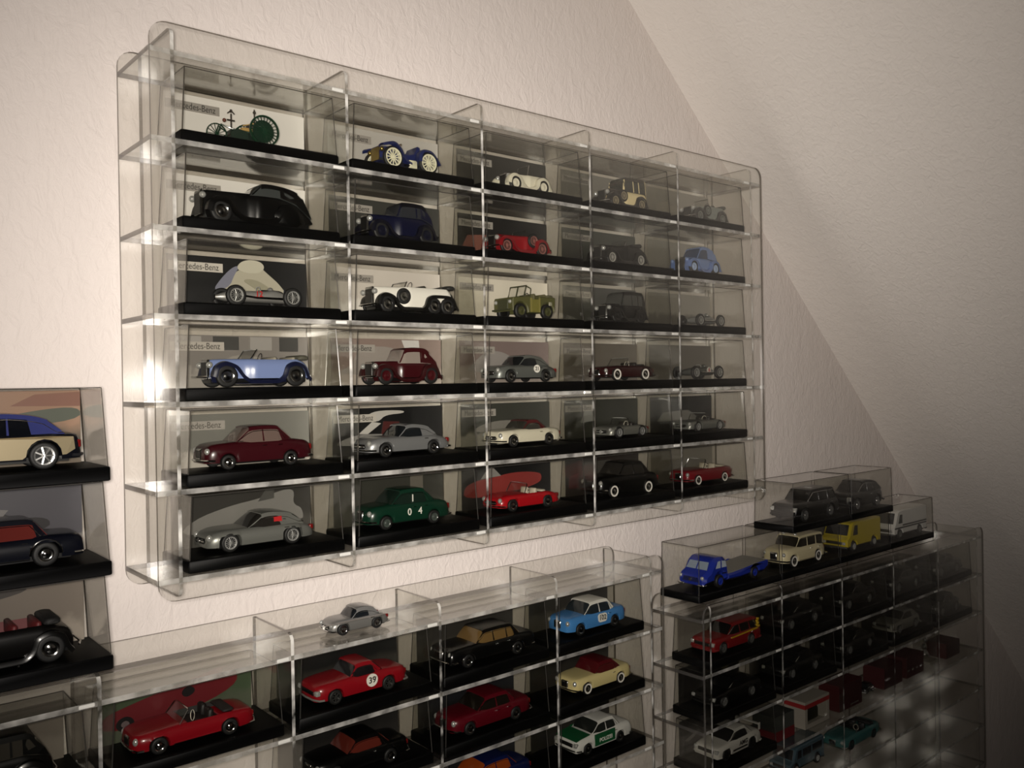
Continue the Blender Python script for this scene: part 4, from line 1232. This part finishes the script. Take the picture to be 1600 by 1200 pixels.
vintage('tall black four-window saloon in the middle of the third row', p, .066, .036, .037, '070707', wings='050505', r=.0078, hood=(.08, .34), hoodh=.62, cab=(.33, .39, .90, .985), belt=.60, wheels='disc', hub='0b0b0b', glass='3a3b38')
p = a_slot(3, 5, 'grey racing car with black wheels', C_('8a857b', '5f5b53', .4, .5, 120.0), .925, tag=False)
racer('plain grey single-seat racing car with fat black wheels', p, .064, .033, .022, '8b8c88', r=.0080)
# row 4
p = a_slot(4, 1, 'pale blue cabriolet with navy wings', C_('716c66', '8a857d', .4, .7, 130.0), .3125, tag=('a39d93', '3f3b36'),
           prints=[([(.34, .30), (.40, .62), (.60, .62), (.66, .50), (.98, .48), (.98, .30)], 'a8a194'), ([(.05, .70), (.05, .98), (.22, .98), (.22, .70)], 'b5afa5'), ([(.30, .72), (.30, .98), (.48, .98), (.48, .72)], '4b4945'), ([(.56, .72), (.56, .98), (.72, .98), (.72, .72)], 'b0aaa0'), ([(.78, .70), (.78, .98), (.92, .98), (.92, .70)], '4b4945')])
vintage('pale blue cabriolet with dark navy wings and beige windscreen', p, .096, .037, .0310, '7383ae', wings='10142c', style='open', r=.0092, xf=.20, xr=.83, hood=(.09, .40), hoodh=.76, hoodw=.44, cab=(.42, .48, .88, .965), belt=.76, seat='8b8576', folded='4c4a3e', bodyw=.88)
p = a_slot(4, 2, 'dark red upright saloon', C_('7a6a62', '9a9086', .3, .2), .4615, prints=[([(.06, .30), (.16, .40), (.24, .78), (.34, .84), (.56, .82), (.70, .5), (.86, .42), (.86, .22), (.06, .22)], 'a89e94'), ([(.62, .98), (.78, .98), (.80, .44), (.70, .44)], 'e6e2da')])
vintage('dark red upright saloon with rounded back in the fourth row', p, .080, .035, .0345, '33090e', wings='2b080b', r=.0082, hood=(.08, .40), hoodh=.64, hoodw=.46, cab=(.38, .46, .74, .95), belt=.62, wheels='disc', hub='3a0b10', glass='857b74', tail=[(.80, .60), (.95, .40), (.97, .3)])
p = a_slot(4, 3, 'grey racing coupe numbered 21', C_('6d5f5b', '857b74', .4, .3), .611, prints=[([(.05, .25), (.12, .42), (.24, .70), (.36, .78), (.50, .72), (.62, .5), (.66, .25)], 'a39c95')])
t = modern('grey low racing coupe with a white disc bearing 21', p, .084, .037, .0285, '70736f', top='gull', style='coupe', cab=(.34, .45, .62, .86), fast=1, r=.0066, grille='oval', metal=True, bumpers=False)
roundel(t, .009, -.0188, .0140, .0042, '21')
p = a_slot(4, 4, 'black and dark red open car', C_('5d574e', '66605a', .4, .5), .771, prints=[([(.1, .4), (.2, .66), (.34, .7), (.4, .42)], '8d887f')])
modern('dark maroon open car with white-walled tyres and black flanks', p, .084, .037, .0260, '2a090c', top='sl', style='open', cab=(.40, .47, .60, .80), wheels='white', r=.0072, interior='120c0a')
p = a_slot(4, 5, 'dark grey racing car with a white disc', C_('59544b', '6f6a61', .3, .3), .917, tag=False)
racer('dark grey single-seat racing car with red figure on white disc', p, .072, .034, .023, '4f524e', r=.0084, number=(.012, '6'), disc='b9b6ac', ink='a01818')
# row 5
p = a_slot(5, 1, 'maroon saloon', C_('6a6962', 'a9a49a', .28, .7, 70.0), .3125, tag=('928d85', '4c4842'))
modern('maroon rounded four-door saloon with chrome hub caps', p, .094, .037, .0345, '340a11', top='ponton', style='saloon', cab=(.27, .40, .66, .80), r=.0062, glass='665650')
p = a_slot(5, 2, 'silver gullwing coupe', C_('0b0b0b', '101010', .4, .1), .461, tag=('a9a49a', '35322e'), prints=[([(.28, .80), (.36, .94), (.62, .93), (.64, .86), (.46, .84), (.40, .70), (.36, .72)], 'cfcac0'), ([(.22, .45), (.34, .70), (.42, .66), (.30, .44)], 'd4cfc5'), ([(.04, .30), (.20, .44), (.36, .44), (.80, .36), (.80, .2), (.04, .2)], '8f8b85'), ([(.42, .42), (.44, .70), (.58, .68), (.60, .44)], '5a1f1c')])
modern('silver gullwing coupe with doors shut in front of a black card', p, .092, .038, .0290, '8a8b8c', top='gull', style='coupe', cab=(.36, .46, .62, .84), fast=1, r=.0066, grille='oval', metal=True)
p = a_slot(5, 3, 'cream roadster with dark red hood', C_('34352f', '77746a', .3, .5, 90.0), .614, prints=[([(.1, .3), (.2, .5), (.45, .6), (.8, .52), (.96, .3)], '8d897f')])
t = modern('cream coupe with dark red hardtop in the fifth row', p, .086, .037, .0270, 'c9c3ae', top='sl', style='coupe', cab=(.36, .45, .62, .76), roofcol='4a1014', r=.0062, glass='33312c', grille='oval')
p = a_slot(5, 4, 'silver grey roadster', C_('33342e', '25261f', .4, .4), .770, prints=[([(.20, .40), (.26, .72), (.34, .76), (.40, .44)], '8b8a82')])
modern('silver grey open roadster in the dim fourth cell of its row', p, .068, .034, .0225, '7b7b74', top='gull', style='open', cab=(.42, .47, .58, .72), r=.0068, metal=True, grille='oval', wheels='wire', bumpers=False)
p = a_slot(5, 5, 'grey open racing sports car', C_('141413', '21201e', .4, .2), .918, tag=False, prints=[([(.1, .3), (.2, .55), (.6, .6), (.8, .3)], '8b887f')])
modern('grey open racing sports car with rounded tail at the row end', p, .076, .035, .0230, '787973', top='gull', style='open', cab=(.44, .48, .58, .70), r=.0068, metal=True, grille='oval', bumpers=False, wheels='wire', seatcol='201e1a')
# row 6
p = a_slot(6, 1, 'silver racing coupe with red seats', C_('2c2a26', '3a3833', .4, .3), .3125, tag=False, prints=[([(.03, .20), (.14, .52), (.40, .72), (.62, .80), (.80, .94), (.88, .90), (.86, .62), (.94, .52), (.94, .2)], '8d8a83'), ([(.60, .74), (.66, .98), (.72, .98), (.72, .78)], '55534e')])
t = modern('silver low racing coupe with red seats showing in the window', p, .094, .039, .0285, '83847f', top='gull', style='coupe', cab=(.36, .50, .64, .90), fast=1, r=.0078, metal=True, bumpers=False, grille='oval', wheels='wire', glass='23211f')
plate(MB(), lambda x: .0146, [(.0095, .0195), (.0170, .0195), (.0165, .0245), (.0098, .0242)], .0014).build('seat', plain('b01a1e', .5), t, None)
p = a_slot(6, 2, 'dark green rally saloon numbered 104', C_('2d2d27', '3b3b33', .4, .3), .460, tag=False, prints=[([(.68, .95), (.80, .95), (.80, .3), (.68, .3)], '6e695c')])
t = modern('dark green four-door rally saloon numbered 104', p, .092, .038, .0350, '0b2b1e', top='ponton', style='saloon', cab=(.27, .39, .66, .80), r=.0064, wheels='disc', hub='3f4642', glass='15221c')
roundel(t, -.0040, -.0194, .0140, .005, '0', disc=None, ink='d8d6cc', size=.0092)
roundel(t, .0080, -.0194, .0140, .005, '4', disc=None, ink='d8d6cc', size=.0092)
roundel(t, .0015, -.0166, .0262, .005, '1', disc=None, ink='d8d6cc', size=.0095)
p = a_slot(6, 3, 'red roadster before a red printed car', C_('0f0f0f', '1c1a1a', .35, .2), .611, tag=False, prints=[([(.02, .25), (.02, .55), (.16, .68), (.30, .70), (.56, .80), (.86, .74), (.90, .60), (.86, .44), (.50, .30)], 'a8322c'), ([(.20, .70), (.28, .95), (.34, .94), (.42, .74)], '9a958e')])
modern('red open roadster with red wheel centres on the lowest row', p, .084, .037, .0270, '9c1018', top='gull', style='open', cab=(.40, .47, .60, .76), r=.0066, grille='oval', seatcol='b0a794', interior='3a120f')
p = a_slot(6, 4, 'black limousine with white-walled tyres', C_('231e1c', '2e2725', .4, .2), .767, tag=False, prints=[([(.20, .5), (.26, .86), (.60, .86), (.66, .5)], '4d4a45'), ([(.04, .2), (.04, .5), (.16, .6), (.16, .2)], '6b3036')])
modern('black four-door limousine with white-walled tyres and upright grille', p, .102, .040, .0385, '050505', top='ponton', style='saloon', cab=(.30, .40, .70, .83), wheels='white', r=.0074, glass='24221f')
p = a_slot(6, 5, 'dark red two-door convertible', C_('6f6a60', '4e4a42', .4, .4), .920, tag=False, prints=[([(.1, .35), (.25, .5), (.5, .72), (.75, .7), (.9, .4)], '908b80')])
modern('dark red two-door convertible with beige seats, lowest row end', p, .094, .038, .0310, '6a1019', top='fin', style='open', cab=(.34, .42, .66, .82), wheels='white', r=.0064, seatcol='a89f8c', interior='6a6152')

# ------------------------------------------------------------------ cabinet below it
def b_slot(row, col, nick, card, xc=None, prints=(), label=None):
    x = BX + (col - .5) * AW + .0015
    z = BZ - row * AV
    display_case(nick, x, DF + .006, z, .137, .060, .0595, BH, card=card, prints=prints, tag=False, label=label)
    return ((xc if xc is not None else x), DF + .006 + .027, z + BH + .0003)
p = b_slot(1, 1, 'black and cream coupe', C_('5f584f', '6d665c', .4, .4), .107)
t = vintage('black coupe with cream flank, cut off by the lower picture corner', p, .094, .040, .040, '0a0a09', wings='070706', r=.0090, hood=(.06, .42), hoodh=.68, cab=(.40, .46, .80, .95), belt=.66, glass='35322d', roofcol='0a0a09', hoodcol='bfb48c')
plate(MB(), lambda x: .0163, [(-.014, .0262), (.000, .0262), (.010, .0190), (.014, .0105), (.008, .0105), (.002, .0160), (-.014, .0190)], .0004).build('cream_flank', paint('bfb48c'), t, None)
p = b_slot(1, 2, 'red convertible with black seats', C_('3c4a34', '4a5040', .4, .4), .2535, prints=[([(.02, .2), (.02, .5), (.2, .62), (.62, .86), (.84, .96), (.90, .84), (.90, .5), (.5, .2)], '84141c'), ([(.76, .72), (.80, .9), (.92, .98), (.94, .84)], '24282a'), ([(.165, .16), (.205, .20), (.225, .30), (.205, .40), (.165, .44), (.125, .40), (.105, .30), (.125, .20)], '151313'), ([(.165, .23), (.19, .27), (.19, .33), (.165, .37), (.14, .33), (.14, .27)], '7d6a6a'), ([(.56, .52), (.60, .57), (.61, .64), (.58, .72), (.54, .70), (.52, .62), (.53, .55)], '1a1617')])
modern('red two-seat convertible with black seats in the lower cabinet', p, .096, .040, .0275, '7f0c17', top='sl', style='open', cab=(.36, .44, .60, .80), r=.0066, hub='8a1420', lowtrim=True, seatcol='151311', interior='14100e')
p = b_slot(1, 3, 'red hardtop coupe numbered 39', C_('141413', '2b2924', .4, .3), .404)
t = modern('red rally coupe with flat hardtop and white disc 39', p, .094, .040, .0300, '820d17', top='sl', style='coupe', cab=(.36, .43, .60, .72), r=.0066, wheels='alloy', hub='6d6d6b', glass='151416', bumpers='6c6a66', grille='wide')
roundel(t, .007, -.0203, .0136, .0058, '39', wide=1.0)
p = b_slot(1, 4, 'long black limousine with tan seats', C_('2b2925', '3a3731', .4, .4), .5545)
modern('long black four-door limousine with tan interior and chrome arches', p, .110, .042, .0325, '060606', top='fin', wid='square', style='wagon', cab=(.30, .39, .72, .82), r=.0066, glass='6a5330', archtrim=True)
p = b_slot(1, 5, 'light blue rally saloon numbered 102', C_('2f2d29', '4a473f', .4, .4), .706)
t = modern('light blue rally saloon with white roof and number 102', p, .094, .040, .0330, '3f79b3', top='fin', style='saloon', cab=(.28, .39, .68, .80), roofcol='d8d6cd', r=.0066, glass='20262a', bumpers=False)
roundel(t, .004, -.0203, .0142, .0048, '102', wide=1.45, size=.0078)
p = b_slot(2, 3, 'black coupe with red leather seats', C_('171615', '201e1c', .4, .3), .404)
modern('black coupe with red leather showing through its side windows', p, .096, .040, .0300, '050505', top='fin', style='coupe', cab=(.32, .42, .66, .78), r=.0066, glass='57221a', lowtrim=True)
p = b_slot(2, 4, 'dark red four-door saloon', C_('17181b', '111111', .4, .3), .5535)
modern('dark red four-door saloon with black windows in the lower cabinet', p, .102, .041, .0315, '500814', top='fin', style='saloon', cab=(.30, .41, .68, .80), r=.0066, glass='17130f')
p = b_slot(2, 5, 'cream convertible with dark red hood', C_('161513', '2a2824', .5, .3), .7145)
modern('cream coupe with dark red soft hood in the lower cabinet', p, .092, .040, .0300, 'cabb84', top='fin', style='coupe', cab=(.34, .43, .66, .80), roofcol='4f0c14', r=.0066, glass='4a1216', wheels='white', tw=.82)
p = b_slot(3, 4, 'blue saloon with orange seats', C_('1f1f22', '1a1a1a', .4, .3), .5535)
modern('dark blue saloon with orange seats, only its roof in view', p, .102, .041, .0325, '0d1640', top='fin', style='saloon', cab=(.28, .40, .68, .80), r=.0066, glass='8a3d16')
p = b_slot(3, 5, 'green and white police saloon', C_('161714', '2c2a26', .5, .3), .713)
t = modern('white and green police saloon with lettered doors', p, .090, .040, .0315, 'c9c8c2', top='wedge', wid='square', style='saloon', cab=(.30, .42, .68, .80), r=.0064, glass='1c1f1d', grille='wide', bumpers='23231f',
           side=[([(.30, .22), (.66, .22), (.66, .62), (.30, .62)], '17512f', 'green_door')])
m_, tf_, wf_ = None, None, None
lettering('POLIZEI', .0060, plain('dcdcd4', .4), t, (-.001, -.0207, .0120), 'door_lettering', bold=.0001)
bon = MB().loft([[(x, -.0165, z), (x, .0165, z), (x, .0165, z + .0006), (x, -.0165, z + .0006)][::-1] for x, z in ((-.0435, .0172), (-.036, .0186), (-.022, .0199))])
bon.build('green_bonnet', paint('17512f'), t, None)

# silver coupe standing loose on the acrylic top
modern('small silver coupe standing uncased on top of the lower cabinet', (.4055, .7055, BZ + .0003), .060, .026, .0215, '84837f', top='gull', style='coupe', cab=(.34, .45, .62, .84), fast=1, r=.0054, grille='oval', metal=True)

# ------------------------------------------------------------------ stack of cases at the left edge
SX, SY, SZ, SH = .1206, DF + .004, BZ + .0191, .0688
def s_slot(k, nick, card, prints=(), label=None):
    z = SZ + k * SH
    display_case(nick, SX, SY, z, .137, .064, SH - .0008, .0105, dx=.0036, card=card, prints=prints, tag=False, label=label, crd_h=.97)
    return (SX - .003, SY + .031, z + .0108)
p = s_slot(2, 'two-tone limousine on the left stack', C_('8a6a52', '5c5040', .5, .5, 30.0), prints=[([(.0, .55), (.50, .62), (.75, .74), (1, .78), (1, .58), (.5, .5), (0, .5)], '5c6450'), ([(.62, .80), (.75, .95), (1, .98), (1, .78)], '9a6048')])
t = modern('two-tone limousine, silver flanks under blue roof, top of left stack', p, .112, .043, .0400, '0d0e15', top='fin', wid='round', style='saloon', cab=(.28, .42, .68, .90), fast=1, r=.0098, wheels='alloy', glass='0b0d12', roofcol='30366c', bumpers='15151a', grille='upright', handles=False,
           side=[([(.10, .20), (.125, .34), (.30, .34), (.30, .20)], 'b3a688', 'silver_flank')])
XX = lambda u: .112 * (u - .5)
def flank(u): return .043 / 2 * curve(WIDS['round'])(u)
sd = MB(); N = 16
for sg in (-1,):
    rr = .0098 * 1.2
    us = [.30 + .40 * i / 8 for i in range(9)]
    pl = [(XX(.30), .0080)] + [(XX(.645), .0080)] + [(XX(.77) + rr * math.cos(math.pi * (1 - k / 8)), .0098 + rr * math.sin(math.pi * (1 - k / 8))) for k in range(9)] + [(XX(.90), .0100), (XX(.955), .0135), (XX(.945), .0225), (XX(.80), .0235), (XX(.30), .0235)]
    v = [(x, -flank(x / .112 + .5) - .0004, z) for x, z in pl] + [(x, -flank(x / .112 + .5) + .0008, z) for x, z in pl]
    k = len(pl)
    sd.add(v, [tuple(range(k))] + [(i, i + k, (i + 1) % k + k, (i + 1) % k) for i in range(k)])
sd.build('silver_side', principled('champagne_paint', 'b0a283', .3, .4, .5), t, None)
p = s_slot(1, 'navy limousine with red seats', C_('3f3d42', '8c8680', .22, .5, 60.0), prints=[([(0, .38), (0, .62), (.36, .74), (.52, .72), (.62, .54), (.82, .52), (.82, .34), (.4, .3)], '1d1718'), ([(.10, .60), (.12, .70), (.30, .70), (.34, .58)], '4a2626'), ([(.55, .52), (.60, .66), (.48, .70), (.42, .54)], '85827e')])
modern('navy limousine with red seats and chrome arches, middle of left stack', p, .112, .043, .0340, '090b14', top='fin', wid='square', style='saloon', cab=(.26, .36, .70, .79), r=.0088, glass='5c2420', archtrim=True)
p = s_slot(0, 'black cabriolet with folded hood', C_('6d645a', '8d8478', .3, .5, 50.0), prints=[([(0, .6), (.2, .9), (.5, .96), (.75, .82), (.5, .7)], '4c453f')])
vintage('black cabriolet with red seats and folded hood, bottom of left stack', p, .108, .042, .0370, '060505', wings='050505', style='open', r=.0098, xf=.17, xr=.80, hood=(.06, .40), hoodh=.72, hoodw=.42, cab=(.40, .46, .78, .93), belt=.74, wheels='cap', seat='5a1a1c', folded='0a0909', bodyw=.88)

# ------------------------------------------------------------------ dim cabinet under the slope
def c_slot(row, col, nick, card, prints=(), label=None):
    x = CX + (col - .5) * CW + .0010
    z = CZZ - row * CV
    display_case(nick, x, CY + .006, z, .137, .060, .0585, BH, card=card, prints=prints, tag=False, label=label)
    return (x, CY + .006 + .027, z + BH + .0003)
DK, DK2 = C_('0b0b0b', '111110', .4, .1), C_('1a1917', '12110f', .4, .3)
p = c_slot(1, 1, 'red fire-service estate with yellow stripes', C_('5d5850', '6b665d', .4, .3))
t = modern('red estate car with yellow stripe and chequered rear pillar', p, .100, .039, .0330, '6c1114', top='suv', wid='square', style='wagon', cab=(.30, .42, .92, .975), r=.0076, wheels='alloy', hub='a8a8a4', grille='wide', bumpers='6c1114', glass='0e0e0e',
           side=[([(.34, .50), (.90, .56), (.90, .62), (.34, .54)], 'b08a1c', 'yellow_stripe')])
ck = MB()
for i, (u, h) in enumerate(((.90, .64), (.915, .72), (.90, .80), (.915, .88), (.93, .60))):
    x, z = .100 * (u - .5), .033 * h
    ck.box(x, x + .0028, -.0185, -.0160, z, z + .0022)
ck.build('yellow_chequer', plain('b8961f', .4), t, None)
for col, lab, st, cb in ((2, 'black saloon in the second dark cell below the cream estate', 'saloon', (.28, .40, .68, .80)), (3, 'black coupe in the dark cell below the yellow van', 'coupe', (.32, .44, .64, .82)), (4, 'black saloon in the dark cell below the white motorhome', 'saloon', (.29, .41, .68, .80)), (5, 'dark grey coupe in the last dark cell of the top row', 'coupe', (.32, .44, .64, .80))):
    p = c_slot(1, col, lab, DK if col < 5 else DK2, label='clear case around the ' + lab.replace(' in the dark cell', '').replace(' in the second dark cell', '').replace(' in the last dark cell of the top row', ' of the top row'))
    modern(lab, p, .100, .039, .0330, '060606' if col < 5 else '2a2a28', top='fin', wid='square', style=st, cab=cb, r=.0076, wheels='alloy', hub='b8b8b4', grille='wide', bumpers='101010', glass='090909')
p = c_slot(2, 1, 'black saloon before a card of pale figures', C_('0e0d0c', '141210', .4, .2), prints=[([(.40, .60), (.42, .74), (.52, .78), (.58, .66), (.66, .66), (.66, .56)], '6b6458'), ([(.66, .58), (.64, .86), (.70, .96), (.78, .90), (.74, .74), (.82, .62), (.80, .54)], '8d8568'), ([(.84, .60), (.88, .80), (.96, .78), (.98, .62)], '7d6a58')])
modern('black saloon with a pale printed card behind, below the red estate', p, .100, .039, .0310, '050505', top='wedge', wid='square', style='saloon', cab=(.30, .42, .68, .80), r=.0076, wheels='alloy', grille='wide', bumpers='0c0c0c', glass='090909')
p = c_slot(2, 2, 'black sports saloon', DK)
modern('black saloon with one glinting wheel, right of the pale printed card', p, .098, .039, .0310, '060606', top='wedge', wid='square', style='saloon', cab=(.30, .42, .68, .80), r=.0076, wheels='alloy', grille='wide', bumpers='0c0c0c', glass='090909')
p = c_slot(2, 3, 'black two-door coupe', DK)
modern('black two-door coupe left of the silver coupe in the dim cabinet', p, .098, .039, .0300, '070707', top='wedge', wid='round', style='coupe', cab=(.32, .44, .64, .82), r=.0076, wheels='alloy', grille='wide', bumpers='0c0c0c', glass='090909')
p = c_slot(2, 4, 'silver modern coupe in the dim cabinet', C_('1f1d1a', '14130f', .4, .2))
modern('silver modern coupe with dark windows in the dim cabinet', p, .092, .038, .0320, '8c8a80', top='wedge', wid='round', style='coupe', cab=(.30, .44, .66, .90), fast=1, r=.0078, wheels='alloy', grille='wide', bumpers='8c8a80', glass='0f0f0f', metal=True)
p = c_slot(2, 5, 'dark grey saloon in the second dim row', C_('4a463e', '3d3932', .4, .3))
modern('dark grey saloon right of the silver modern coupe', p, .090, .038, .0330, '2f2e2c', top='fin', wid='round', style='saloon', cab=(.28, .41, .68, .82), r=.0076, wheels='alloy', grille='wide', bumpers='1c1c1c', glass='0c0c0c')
p = c_slot(3, 1, 'white touring race car', C_('191817', '221f20', .4, .3), prints=[([(.08, .40), (.30, .58), (.34, .54), (.14, .34)], '6d6a64')])
t = modern('white touring race car with black lettering and rear wing', p, .092, .040, .0320, 'aaa79f', top='wedge', wid='square', style='coupe', cab=(.28, .43, .66, .82), r=.0082, wheels='alloy', hub='3c3c3a', grille='wide', bumpers='aaa79f', glass='131313',
           side=[([(.32, .26), (.64, .26), (.64, .32), (.32, .32)], '1a1a1a', 'black_stripe')])
lettering('AMG', .0078, plain('161616', .4), t, (.004, -.0207, .0150), 'door_lettering', bold=.0002)
rw = MB().box(.040, .0445, -.0175, .0175, .0262, .0270)
rw.box(.0405, .0440, -.0180, -.0172, .0195, .0285); rw.box(.0405, .0440, .0172, .0180, .0195, .0285)
rw.build('rear_wing', plain('aaa79f', .4), t, None)

# boxed and loose toys on the shelves of the dim cabinet
z3, z4 = CZZ - 3 * CV + .0003, CZZ - 4 * CV + .0003
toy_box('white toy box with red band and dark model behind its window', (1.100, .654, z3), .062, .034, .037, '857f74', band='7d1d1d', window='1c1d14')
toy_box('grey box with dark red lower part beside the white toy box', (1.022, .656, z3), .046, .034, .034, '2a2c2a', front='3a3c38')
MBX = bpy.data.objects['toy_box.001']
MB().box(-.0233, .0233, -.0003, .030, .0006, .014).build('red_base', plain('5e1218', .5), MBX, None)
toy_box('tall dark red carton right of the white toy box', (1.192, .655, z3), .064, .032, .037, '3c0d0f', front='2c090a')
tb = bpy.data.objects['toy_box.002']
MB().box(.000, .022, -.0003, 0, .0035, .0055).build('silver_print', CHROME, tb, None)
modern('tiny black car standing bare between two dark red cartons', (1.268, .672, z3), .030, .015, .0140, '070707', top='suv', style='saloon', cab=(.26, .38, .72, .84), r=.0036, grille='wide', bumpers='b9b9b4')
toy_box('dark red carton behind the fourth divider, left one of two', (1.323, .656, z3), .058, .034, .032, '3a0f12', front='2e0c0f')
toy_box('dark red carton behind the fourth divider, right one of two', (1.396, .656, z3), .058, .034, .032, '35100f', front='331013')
tb = bpy.data.objects['toy_box.004']
for i in range(4):
    MB().box(-.026 + .014 * i, -.019 + .014 * i, -.0003, 0, .010, .013).build('silver_print', CHROME, tb, None)
t = thing('toy_box', 'small clear plastic box full of bright reflections on dim shelf', 'toy box', (1.474, .662, z3), 'loose toys in the dark cabinet')
cl = MB()
cl.box(-.014, .014, 0, .0008, .004, .050); cl.box(-.014, .014, .0272, .028, .004, .050); cl.box(-.014, -.0132, .0008, .0272, .004, .050); cl.box(.0132, .014, .0008, .0272, .004, .050); cl.box(-.0132, .0132, .0008, .0272, .0492, .050)
cl.build('cover', COVER, t, None)
MB().box(-.015, .015, -.001, .029, 0, .004).build('plinth', plain('8a857a', .3), t, None)
MB().ball((0, .014, .0115), .008, .007, .0075).ball((-.003, .014, .0245), .005, .005, .006).ball((.002, .014, .035), .004, .004, .005).build('chrome_figure', CHROME, t)
toy_box('flat dark red carton at the far end of the toy shelf', (1.535, .656, z3), .052, .034, .025, '3d1512', front='30100e')
modern('teal open car standing bare on the shelf below the cartons', (1.2355, .678, z4), .112, .040, .0300, '2f5a58', top='sl', style='open', cab=(.34, .42, .64, .82), r=.0076, interior='090909', seatcol='0d0c0b', wheels='disc', hub='1a2a2a')
boxy('model_van', 'blue grey van standing bare below the white touring car', (1.0985, .686, z4), .088, .034, .036, '3a4d55',
     [(.0, .30), (.01, .45), (.10, .52), (.17, .92), (.22, .985), (.30, 1.0), (.97, 1.0), (.995, .94), (1, .5)], (.18, .80), .0072, 'model van',
     windows=[([(.20, .56), (.32, .56), (.32, .86), (.225, .86)], 'side_window'), ([(.36, .56), (.60, .56), (.60, .86), (.36, .86)], 'side_window'), ([(.64, .56), (.92, .56), (.92, .86), (.64, .86)], 'side_window')], front=((.105, .56), (.165, .90)))

# ------------------------------------------------------------------ cases stacked on the dim cabinet
TY, TZ = .648, CZZ + .0168
def t_slot(x0, x1, nick, card=None, z=TZ, y=TY, h=.0660, prints=()):
    display_case(nick, (x0 + x1) / 2, y, z, x1 - x0, .060, h, .0090, dx=.0016, card=card, prints=prints, tag=False)
    return ((x0 + x1) / 2, y + .029, z + .0095)
p = t_slot(.8350, 1.0080, 'blue flat-bed racing transporter')
transporter('blue low racing transporter with a flat sloping bed, cab facing left', (p[0] + .002, p[1], p[2]))
p = t_slot(1.0100, 1.1560, 'cream high-roofed estate')
t = modern('cream high-roofed estate car with black tyres and white hub rings', (1.086, p[1], p[2]), .104, .041, .0400, 'c3b894', top='ponton', wid='round', style='wagon', cab=(.27, .36, .90, .965), r=.0082, wheels='white', hub='b9ae8c', glass='1d1a14', tw=.92, lowtrim='8b8268')
MB().ball((-.012, -.009, .0405), .003, .0022, .002).ball((-.012, .009, .0405), .003, .0022, .002).build('roof_lamp', LAMP, t)
p = t_slot(1.1580, 1.3040, 'yellow box van', C_('2b2a26', '1c1b18', .4, .3))
boxy('model_van', 'yellow box van with plain high sides between the cream estate and motorhome', (1.240, p[1], p[2]), .100, .042, .0430, 'a8961c',
     [(.0, .26), (.004, .44), (.06, .52), (.145, .93), (.19, .99), (.24, 1.0), (.985, 1.0), (1, .97), (1, .3)], (.20, .80), .0076, 'model van',
     windows=[([(.165, .55), (.30, .55), (.30, .88), (.215, .88)], 'side_window')], front=((.065, .56), (.140, .90)), hub='8b8b85')
p = t_slot(1.3060, 1.4520, 'white motorhome with black stripes', C_('57534b', '3c3933', .4, .3))
boxy('model_van', 'white motorhome with two black stripes at the right end of the stack', (1.388, p[1], p[2]), .112, .042, .0450, 'c2c0ba',
     [(.0, .26), (.004, .42), (.03, .50), (.11, .92), (.15, .985), (.20, 1.0), (.985, 1.0), (1, .97), (1, .3)], (.18, .78), .0076, 'model van',
     windows=[([(.13, .54), (.24, .54), (.24, .84), (.17, .84)], 'side_window')], front=((.035, .54), (.106, .89)), hub='55534f',
     stripes=[([(.25, .44), (.98, .44), (.98, .49), (.25, .49)], '0e0e0e', 'black_stripe'), ([(.02, .36), (.98, .36), (.98, .41), (.02, .41)], '0e0e0e', 'black_stripe')])
UZ, UY = TZ + .0664, .622
p = t_slot(.9960, 1.1400, 'black off-roader, left one on top', None, UZ, UY, .0640)
modern('black off-road car in the left case on top of the stack', (1.072, p[1], p[2]), .108, .043, .0400, '060606', top='suv', wid='square', style='wagon', cab=(.28, .40, .90, .97), r=.0088, wheels='alloy', hub='a9a9a6', grille='wide', bumpers='0c0c0c', glass='0b0b0b')
p = t_slot(1.1420, 1.2620, 'black rounded off-roader, right one on top', None, UZ, UY, .0640)
modern('black rounded off-road coupe in the right case on top of the stack', (1.205, p[1], p[2]), .098, .042, .0400, '0b0a0a', top='suv', wid='round', style='wagon', cab=(.26, .42, .70, .97), fast=1, r=.0086, wheels='alloy', hub='a9a9a6', grille='wide', bumpers='111111', glass='0b0b0b')
